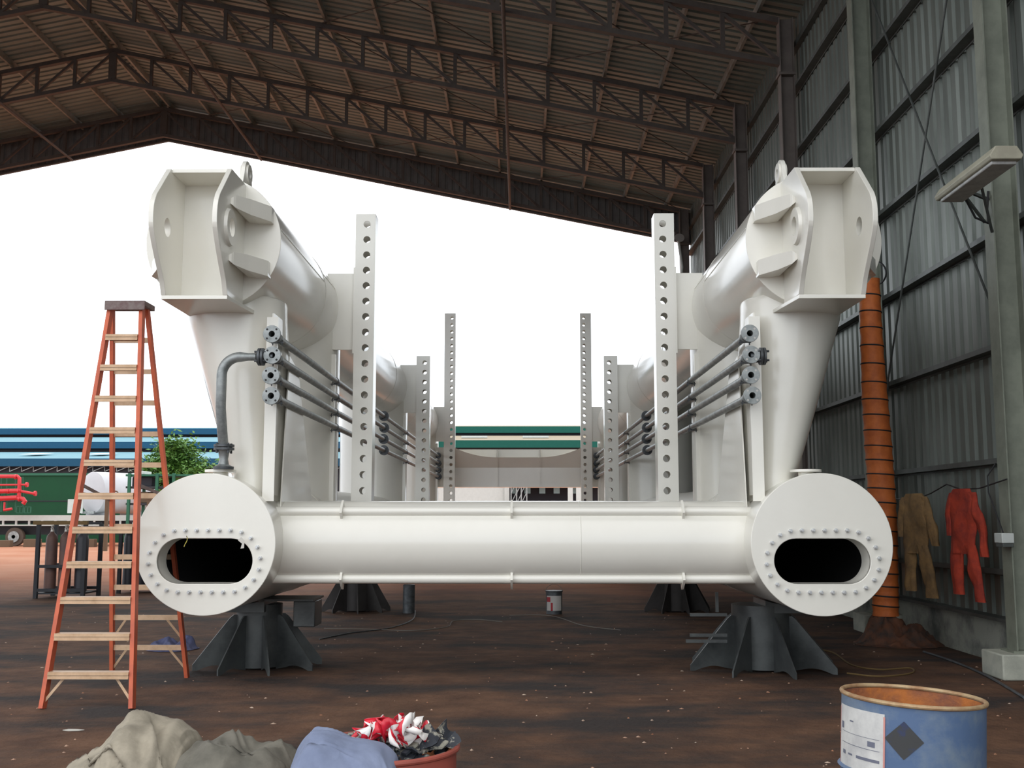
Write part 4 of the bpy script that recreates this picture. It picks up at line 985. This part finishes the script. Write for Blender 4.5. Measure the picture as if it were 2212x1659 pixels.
for i in range(16):
    x = xa + (xb-xa)*(i+0.5)/16; part(MB().box((x-0.05, Yt+0.02, z0-0.24), (x+0.05, Yt+0.12, z0)), 'stanchion', 'pale', t, smooth=0)
for px in (-45, 29):
    p = at(px, 1150, Yt)
    wl = part(MB().lathe((p.x, Yt+0.1, 0.5), (0,1,0), [(0.3, 0), (0.48, 0.02), (0.5, 0.06), (0.5, 0.26), (0.48, 0.3)], 32), 'wheel', 'tyre', t)
    part(MB().lathe((p.x, Yt+0.02, 0.5), (0,1,0), [(0.1, 0), (0.12, 0.06), (0.27, 0.08), (0.3, 0.0)], 24), 'wheel_hub', 'galv', wl)
p = at(300, 1150, Yt); part(MB().bar((p.x, Yt+0.6, 0.02), (p.x-1.0, Yt+0.6, 0.8), 0.12), 'landing_leg', 'rack', t, smooth=0)
for i, px in enumerate((8, 70, 190)):
    p = at(px, 1180, 56.5); tag(MB().box((p.x-0.4, 56.3, 0), (p.x+0.4, 56.7, 0.42 if i else 0.35)).build('timber_block', 'wood', bevel=0.02), ('dark timber block on the soil at the left frame edge', 'dark timber block under the trailer behind its wheel', 'dark timber block on the soil behind the ladder steps')[i], 'block', 'timber blocks in the yard')
# sheet green wall of stacked containers / cladding
Yg = 66.0; zt_ = at(100, 1022, Yg).z; xg0, xg1 = at(-260, 1060, Yg).x, at(268, 1060, Yg).x
t = thing('green_container', ((xg0+xg1)/2, Yg, 0), 'long dark green sheet metal wall across the yard at the left', 'green wall')
part(MB().box((xg0, Yg, 0.0), (xg1, Yg+2.4, zt_-0.15)), 'cladding', 'green', t, smooth=0)
part(MB().box((xg0-0.1, Yg-0.08, zt_-0.15), (xg1+0.1, Yg+2.5, zt_)), 'coping', 'greenp', t, smooth=0)
part(MB().box((xg0, Yg-0.03, at(0,1082,Yg).z-0.04), (xg1, Yg+0.01, at(0,1082,Yg).z+0.02)), 'seam_strip', 'shade', t, smooth=0)
# white tank lying obliquely
c = at(200, 1064, 60.0); d = Vector((0.55, 0.83, 0)).normalized(); r_ = 1.15
t = thing('storage_tank', (c.x, c.y, 0), 'big white cylindrical tank lying on the trailer behind the ladder', 'tank')
part(MB().lathe(c, d, [(0.02, -0.14), (0.6, -0.11), (1.0, -0.05), (r_, 0.0), (r_, 0.05), (r_, 3.3), (0.9, 3.55), (0.3, 3.7)], 64), 'shell', 'tankw', t, smooth=40)
for k in (0.5, 2.7):
    q = c + d*k; part(MB().box((q.x-0.7, q.y-0.15, z1), (q.x+0.7, q.y+0.15, c.z-0.8)), 'saddle', 'tankw', t)
q = c - d*0.2
part(MB().box((q.x-0.35, q.y-0.15, c.z-r_-0.02), (q.x+0.35, q.y, c.z-r_+0.12)), 'drain_fitting', 'galv', t)
# notice board beside the tank
p = at(162, 1100, 59.5); t = thing('notice_board', (p.x, 59.5, z1), 'small white notice board with blue disc standing left of the white tank', 'sign')
part(MB().box((p.x-0.42, 59.5, p.z-0.22), (p.x+0.42, 59.54, p.z+0.55)), 'board', 'pale', t, smooth=0)
part(MB().lathe((p.x+0.1, 59.48, p.z+0.1), (0,1,0), [(0.22, 0), (0.22, 0.02)], 24), 'disc', 'bluef', t)
part(MB().box((p.x-0.05, 59.52, z1-0.01), (p.x+0.05, 59.58, p.z-0.2)), 'post', 'galv', t, smooth=0)
# red pipework skid at the left edge
Yr = 57.0
t = thing('red_pipe_skid', (at(20, 1100, Yr).x, Yr, z1), 'bright red pipework skid on the trailer at the left edge of the photo', 'pipework')
def rp_(pts, r): part(MB().path([at(px, py, Yr+dy) for px, py, dy in pts], r, 14), 'red_pipe', 'redp', t)
rp_([(-60, 1029, 0), (38, 1029, 0), (42, 1033, 0), (42, 1050, 0), (41, 1076, 0)], 0.10)
rp_([(-60, 1063, 0), (45, 1060, 0)], 0.12); rp_([(-60, 1080, 0), (38, 1075, 0)], 0.13); rp_([(45, 1061, 0), (77, 1067, 0)], 0.07)
rp_([(-60, 1048, 0), (58, 1047, 0)], 0.05); rp_([(38, 1076, 0), (50, 1078, 0), (54, 1083, 0), (50, 1088, 0)], 0.12); rp_([(8, 1102, 0), (26, 1099, 0)], 0.07); rp_([(10, 1085, 0), (9, 1104, 0)], 0.05)
for (px, py) in ((18, 1061), (40, 1061), (42, 1078), (76, 1066), (58, 1047), (34, 1030)):
    p = at(px, py, Yr-0.02); part(MB().lathe(p, (1,0,0), [(0.13, -0.05), (0.13, 0.05)], 20), 'pipe_flange', 'redp', t)
for px in (2, 14, 33, 49):
    a, b_ = at(px, 1106, Yr+0.3), at(px, 1030, Yr+0.3); part(MB().bar(a, b_, 0.05), 'frame_bar', 'greenp', t, smooth=0)
for (pa, pb) in (((36, 1094), (50, 1108)), ((53, 1095), (66, 1108))):
    a, b_ = at(*pa, 57.2), at(*pb, 57.2); mb = MB()
    for q, r2 in (((a.x, a.z), (b_.x, a.z)), ((a.x, b_.z), (b_.x, b_.z)), ((a.x, a.z), (a.x, b_.z)), ((b_.x, a.z), (b_.x, b_.z)), (((a.x+b_.x)/2, a.z), ((a.x+b_.x)/2, b_.z))): mb.bar((q[0], 57.2, q[1]), (r2[0], 57.2, r2[1]), 0.045)
    part(mb, 'wire_guard', 'greenp', t, smooth=0)
# green frame stand behind the ladder right side
Yk = 55.0
t = thing('storage_stand', (at(310, 1100, Yk).x, Yk, 0), 'green steel storage stand with shelves between the tree and the left pipe end', 'stand')
zs_ = at(300, 1022, Yk).z
for px in (276, 336, 372):
    a = at(px, 1100, Yk)
    for dy in (0, 2.2): part(MB().box((a.x-0.07, Yk+dy, 0), (a.x+0.07, Yk+dy+0.14, zs_)), 'upright', 'greenp', t, smooth=0)
for py in (1026, 1052, 1088, 1126, 1155):
    a, b_ = at(270, py, Yk), at(470, py, Yk); part(MB().box((a.x, Yk+0.1, a.z-0.06), (b_.x, Yk+2.3, a.z+0.04)), 'shelf', 'rack' if py > 1030 else 'greenp', t, smooth=0)
for i, (px, py, wpx, hpx, m, lb) in enumerate(((308, 1052, 44, 22, 'shade', 'dark bundle of scrap on the upper shelf of the green stand'), (306, 1088, 30, 26, 'wood', 'brown box on the middle shelf of the green stand'), (311, 1126, 30, 10, 'pale', 'pale box low on the green stand beside the pipe end'), (309, 1022, 9, 9, 'pale', 'tiny white box on top of the green stand'))):
    a = at(px, py, Yk+0.4); a.z = {1052: at(270,1052,Yk).z, 1088: at(270,1088,Yk).z, 1126: at(270,1126,Yk).z, 1022: at(270,1026,Yk).z}[py]; w2, h2 = wpx/2345*Yk, hpx/2345*Yk
    tag(MB().box((a.x-w2/2, Yk+0.3, a.z+0.04), (a.x+w2/2, Yk+1.4, a.z+h2)).build('storage_box', m, bevel=0.03), lb, 'box', 'boxes on the green stand')
# drag arm / spreader bar in front of tank
mb = MB(); P = [at(168, 1064, 50), at(225, 1076, 50), at(280, 1075, 50), at(330, 1076, 50)]
t = thing('spreader_beam', (P[1].x, 50, 0), 'rusty bent beam on a post seen through the ladder in front of the white tank', 'beam')
for i in range(3): mb.bar(P[i], P[i+1], 0.14, 0.14)
part(mb, 'beam', 'wood', t, smooth=0)
part(MB().path([at(250+5*cos(a), 1066-5*sin(a), 50) for a in [2*pi*i/12 for i in range(13)]], 0.03, 6), 'lifting_ring', 'wood', t)
for px in (232, 322):
    q = at(px, 1076, 50); part(MB().box((q.x-0.08, 49.95, 0), (q.x+0.08, 50.08, q.z)), 'post', 'wood', t, smooth=0)

# blue roofed building range
def Z(py, Y): return at(1106, py, Y).z
x0_, x1_ = at(-300, 950, 90).x*1.1, at(860, 950, 90).x
t = thing('workshop_range', ((x0_+x1_)/2, 100, 0), 'wide blue workshop with three stepped blue fascias and pale blue roofs at the far left', 'building')
for (Yb, pf0, pf1, prt, Yn) in ((90, 1007, 990, 976, 101), (101.2, 968, 954, 944, 112), (112.2, 938, 925, 923, 122)):
    zf0, zf1 = Z(pf0, Yb), Z(pf1, Yb); zrf = Z(prt, Yn)
    part(MB().box((x0_, Yb, zf0), (x1_, Yb+0.2, zf1)), 'fascia', 'bluef', t, smooth=0)
    part(MB().add([(x0_, Yb+0.2, zf1-0.05), (x1_, Yb+0.2, zf1-0.05), (x1_, Yn, zrf), (x0_, Yn, zrf), (x0_, Yb+0.2, zf1-0.2), (x1_, Yb+0.2, zf1-0.2), (x1_, Yn, zrf-0.15), (x0_, Yn, zrf-0.15)], [(0,1,2,3),(7,6,5,4),(0,4,5,1),(1,5,6,2),(2,6,7,3),(3,7,4,0)]), 'roof', 'bluer', t, smooth=0)
    part(MB().box((x0_, Yb+0.6, zf0-1.2 if Yb > 91 else 0), (x1_, Yb+0.8, zf0+0.3)), 'fascia_shade', 'shade', t, smooth=0)  # solid slab; shade below the fascia is put into its near-black colour
for px in (72, 212):
    a = at(px, 983, 95); part(MB().add([(a.x-1.1, 94.4, Z(990,90)+(Z(976,101)-Z(990,90))*4.2/10.8+0.14), (a.x+0.6, 94.4, Z(990,90)+(Z(976,101)-Z(990,90))*4.2/10.8+0.14), (a.x+1.3, 96.4, Z(990,90)+(Z(976,101)-Z(990,90))*6.2/10.8+0.14), (a.x-0.4, 96.4, Z(990,90)+(Z(976,101)-Z(990,90))*6.2/10.8+0.14)], [(0,1,2,3)]), 'skylight', 'pale', t, smooth=0)
mb = MB(); za, zb_ = Z(1018, 90.3), Z(1007, 90.3); xx = x0_
while xx < x1_: mb.bar((xx, 90.4, za), (xx+1.0, 90.4, zb_), 0.06); mb.bar((xx, 90.4, za), (xx, 90.4, zb_), 0.05); xx += 1.0
part(mb, 'eaves_lattice', 'galv', t, smooth=0)
# green fascia building at centre
xa, xb = at(760, 1000, 88).x, at(1420, 1000, 88).x
t = thing('green_fascia_building', ((xa+xb)/2, 92, 0), 'building with green fascias, tan roof and dark bay seen through the frame centre', 'building')
for (Yb, p0_, p1_, prt, Yn) in ((86, 967, 951, 941, 98), (98.2, 935, 921, 919, 110)):
    part(MB().box((xa, Yb, Z(p0_, Yb)), (xb, Yb+0.2, Z(p1_, Yb))), 'fascia', 'greenf', t, smooth=0)
    part(MB().add([(xa, Yb+0.2, Z(p1_, Yb)-0.02), (xb, Yb+0.2, Z(p1_, Yb)-0.02), (xb, Yn, Z(prt, Yn)), (xa, Yn, Z(prt, Yn)), (xa, Yb+0.2, Z(p1_, Yb)-0.15), (xb, Yb+0.2, Z(p1_, Yb)-0.15), (xb, Yn, Z(prt, Yn)-0.13), (xa, Yn, Z(prt, Yn)-0.13)], [(0,1,2,3),(7,6,5,4),(0,4,5,1),(1,5,6,2),(2,6,7,3),(3,7,4,0)]), 'roof', 'tanr', t, smooth=0)
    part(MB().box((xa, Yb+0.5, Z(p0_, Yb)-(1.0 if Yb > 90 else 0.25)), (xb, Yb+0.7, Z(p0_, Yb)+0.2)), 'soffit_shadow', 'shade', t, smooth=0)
for px in (1025, 1157):
    a = at(px, 946, 92); part(MB().box((a.x-1.1, 91.5, Z(951,86)+(Z(941,98)-Z(951,86))*5.5/12+0.02), (a.x+1.1, 92.2, Z(951,86)+(Z(941,98)-Z(951,86))*6.0/12+0.14)), 'skylight', 'pale', t, smooth=0)
xm = at(1098, 1070, 87).x
part(MB().box((xa, 87, 0), (xm, 87.3, Z(968, 87))), 'white_wall', 'pale', t, smooth=0)
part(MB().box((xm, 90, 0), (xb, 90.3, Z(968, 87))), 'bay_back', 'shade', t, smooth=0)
part(MB().box((xm, 87, Z(1050, 87)), (xb, 87.3, Z(968, 87))), 'bay_header', 'pale', t, smooth=0)
for px in (1112, 1140, 1172, 1203, 1245):
    a, b_ = at(px-7, 1066, 89.8), at(px+6, 1052, 89.8); part(MB().box((a.x, 89.85, a.z), (b_.x, 89.95, b_.z+0.2)), 'window_pane', 'glass', t, smooth=0)
for px in (1095, 1232, 1250):
    a = at(px, 1080, 86.8); part(MB().box((a.x-0.2, 86.7, 0), (a.x+0.2, 86.95, Z(1048, 87))), 'pillar', 'pale', t, smooth=0)
mb = MB()
for i, px in enumerate((1104, 1116, 1126, 1138)):
    a = at(px, 1085, 86); mb.bar((a.x, 86, 0), (a.x, 86, 4.2), 0.09)
    if i < 3:
        b_ = at(px+11, 1085, 86)
        for z in (0.2, 1.0, 1.8, 2.6, 3.4): mb.bar((a.x, 86, z), (b_.x, 86, z+0.8), 0.06)
tag(mb.build('scaffold_tower', 'galv', smooth=0), 'pale lattice scaffold tower in front of the dark bay under the cradle beam', 'scaffold')

# ------------------------------------------------------------------ tree
c = at(385, 1010, 75.0)
t = thing('tree', (c.x, 75, 0), 'leafy green tree beyond the yard between the ladder and the riser pipe', 'tree')
rn = random.Random(3); br = MB()
br.path([(c.x, 75, 0), (c.x+0.1, 75, 1.6), (c.x-0.05, 75.1, 3.0)], lambda u: 0.22-0.08*u, 10)
tips = []
for i in range(34):
    a = rn.uniform(0, 2*pi); e = rn.uniform(-0.1, 1.4); L_ = rn.uniform(1.8, 3.4)
    d = Vector((cos(a)*cos(e), sin(a)*cos(e), sin(e)*0.95)); s0 = Vector((c.x, 75, 2.6+rn.random()*1.2))
    p = s0 + d*L_; tips.append(p); tips.append(s0 + d*L_*0.6)
    br.path([s0, s0+d*L_*0.5+Vector((0,0,0.15)), p], lambda u: 0.08-0.06*u, 6)
part(br, 'trunk', 'bark', t)
lf = MB()
for p in tips:
    for k in range(210):
        q = p + Vector((rn.gauss(0, 0.5), rn.gauss(0, 0.5), rn.gauss(0, 0.36)))
        a = Vector((rn.uniform(-1,1), rn.uniform(-1,1), rn.uniform(-0.6,0.6))).normalized(); b_ = a.cross(Vector((rn.uniform(-1,1), rn.uniform(-1,1), 1))).normalized()
        s_ = rn.uniform(0.08, 0.16); lf.add([q-a*s_*1.4, q+b_*s_*0.6, q+a*s_*1.4, q-b_*s_*0.6], [(0,1,2,3)])
part(lf, 'foliage', 'leaf', t, smooth=0)
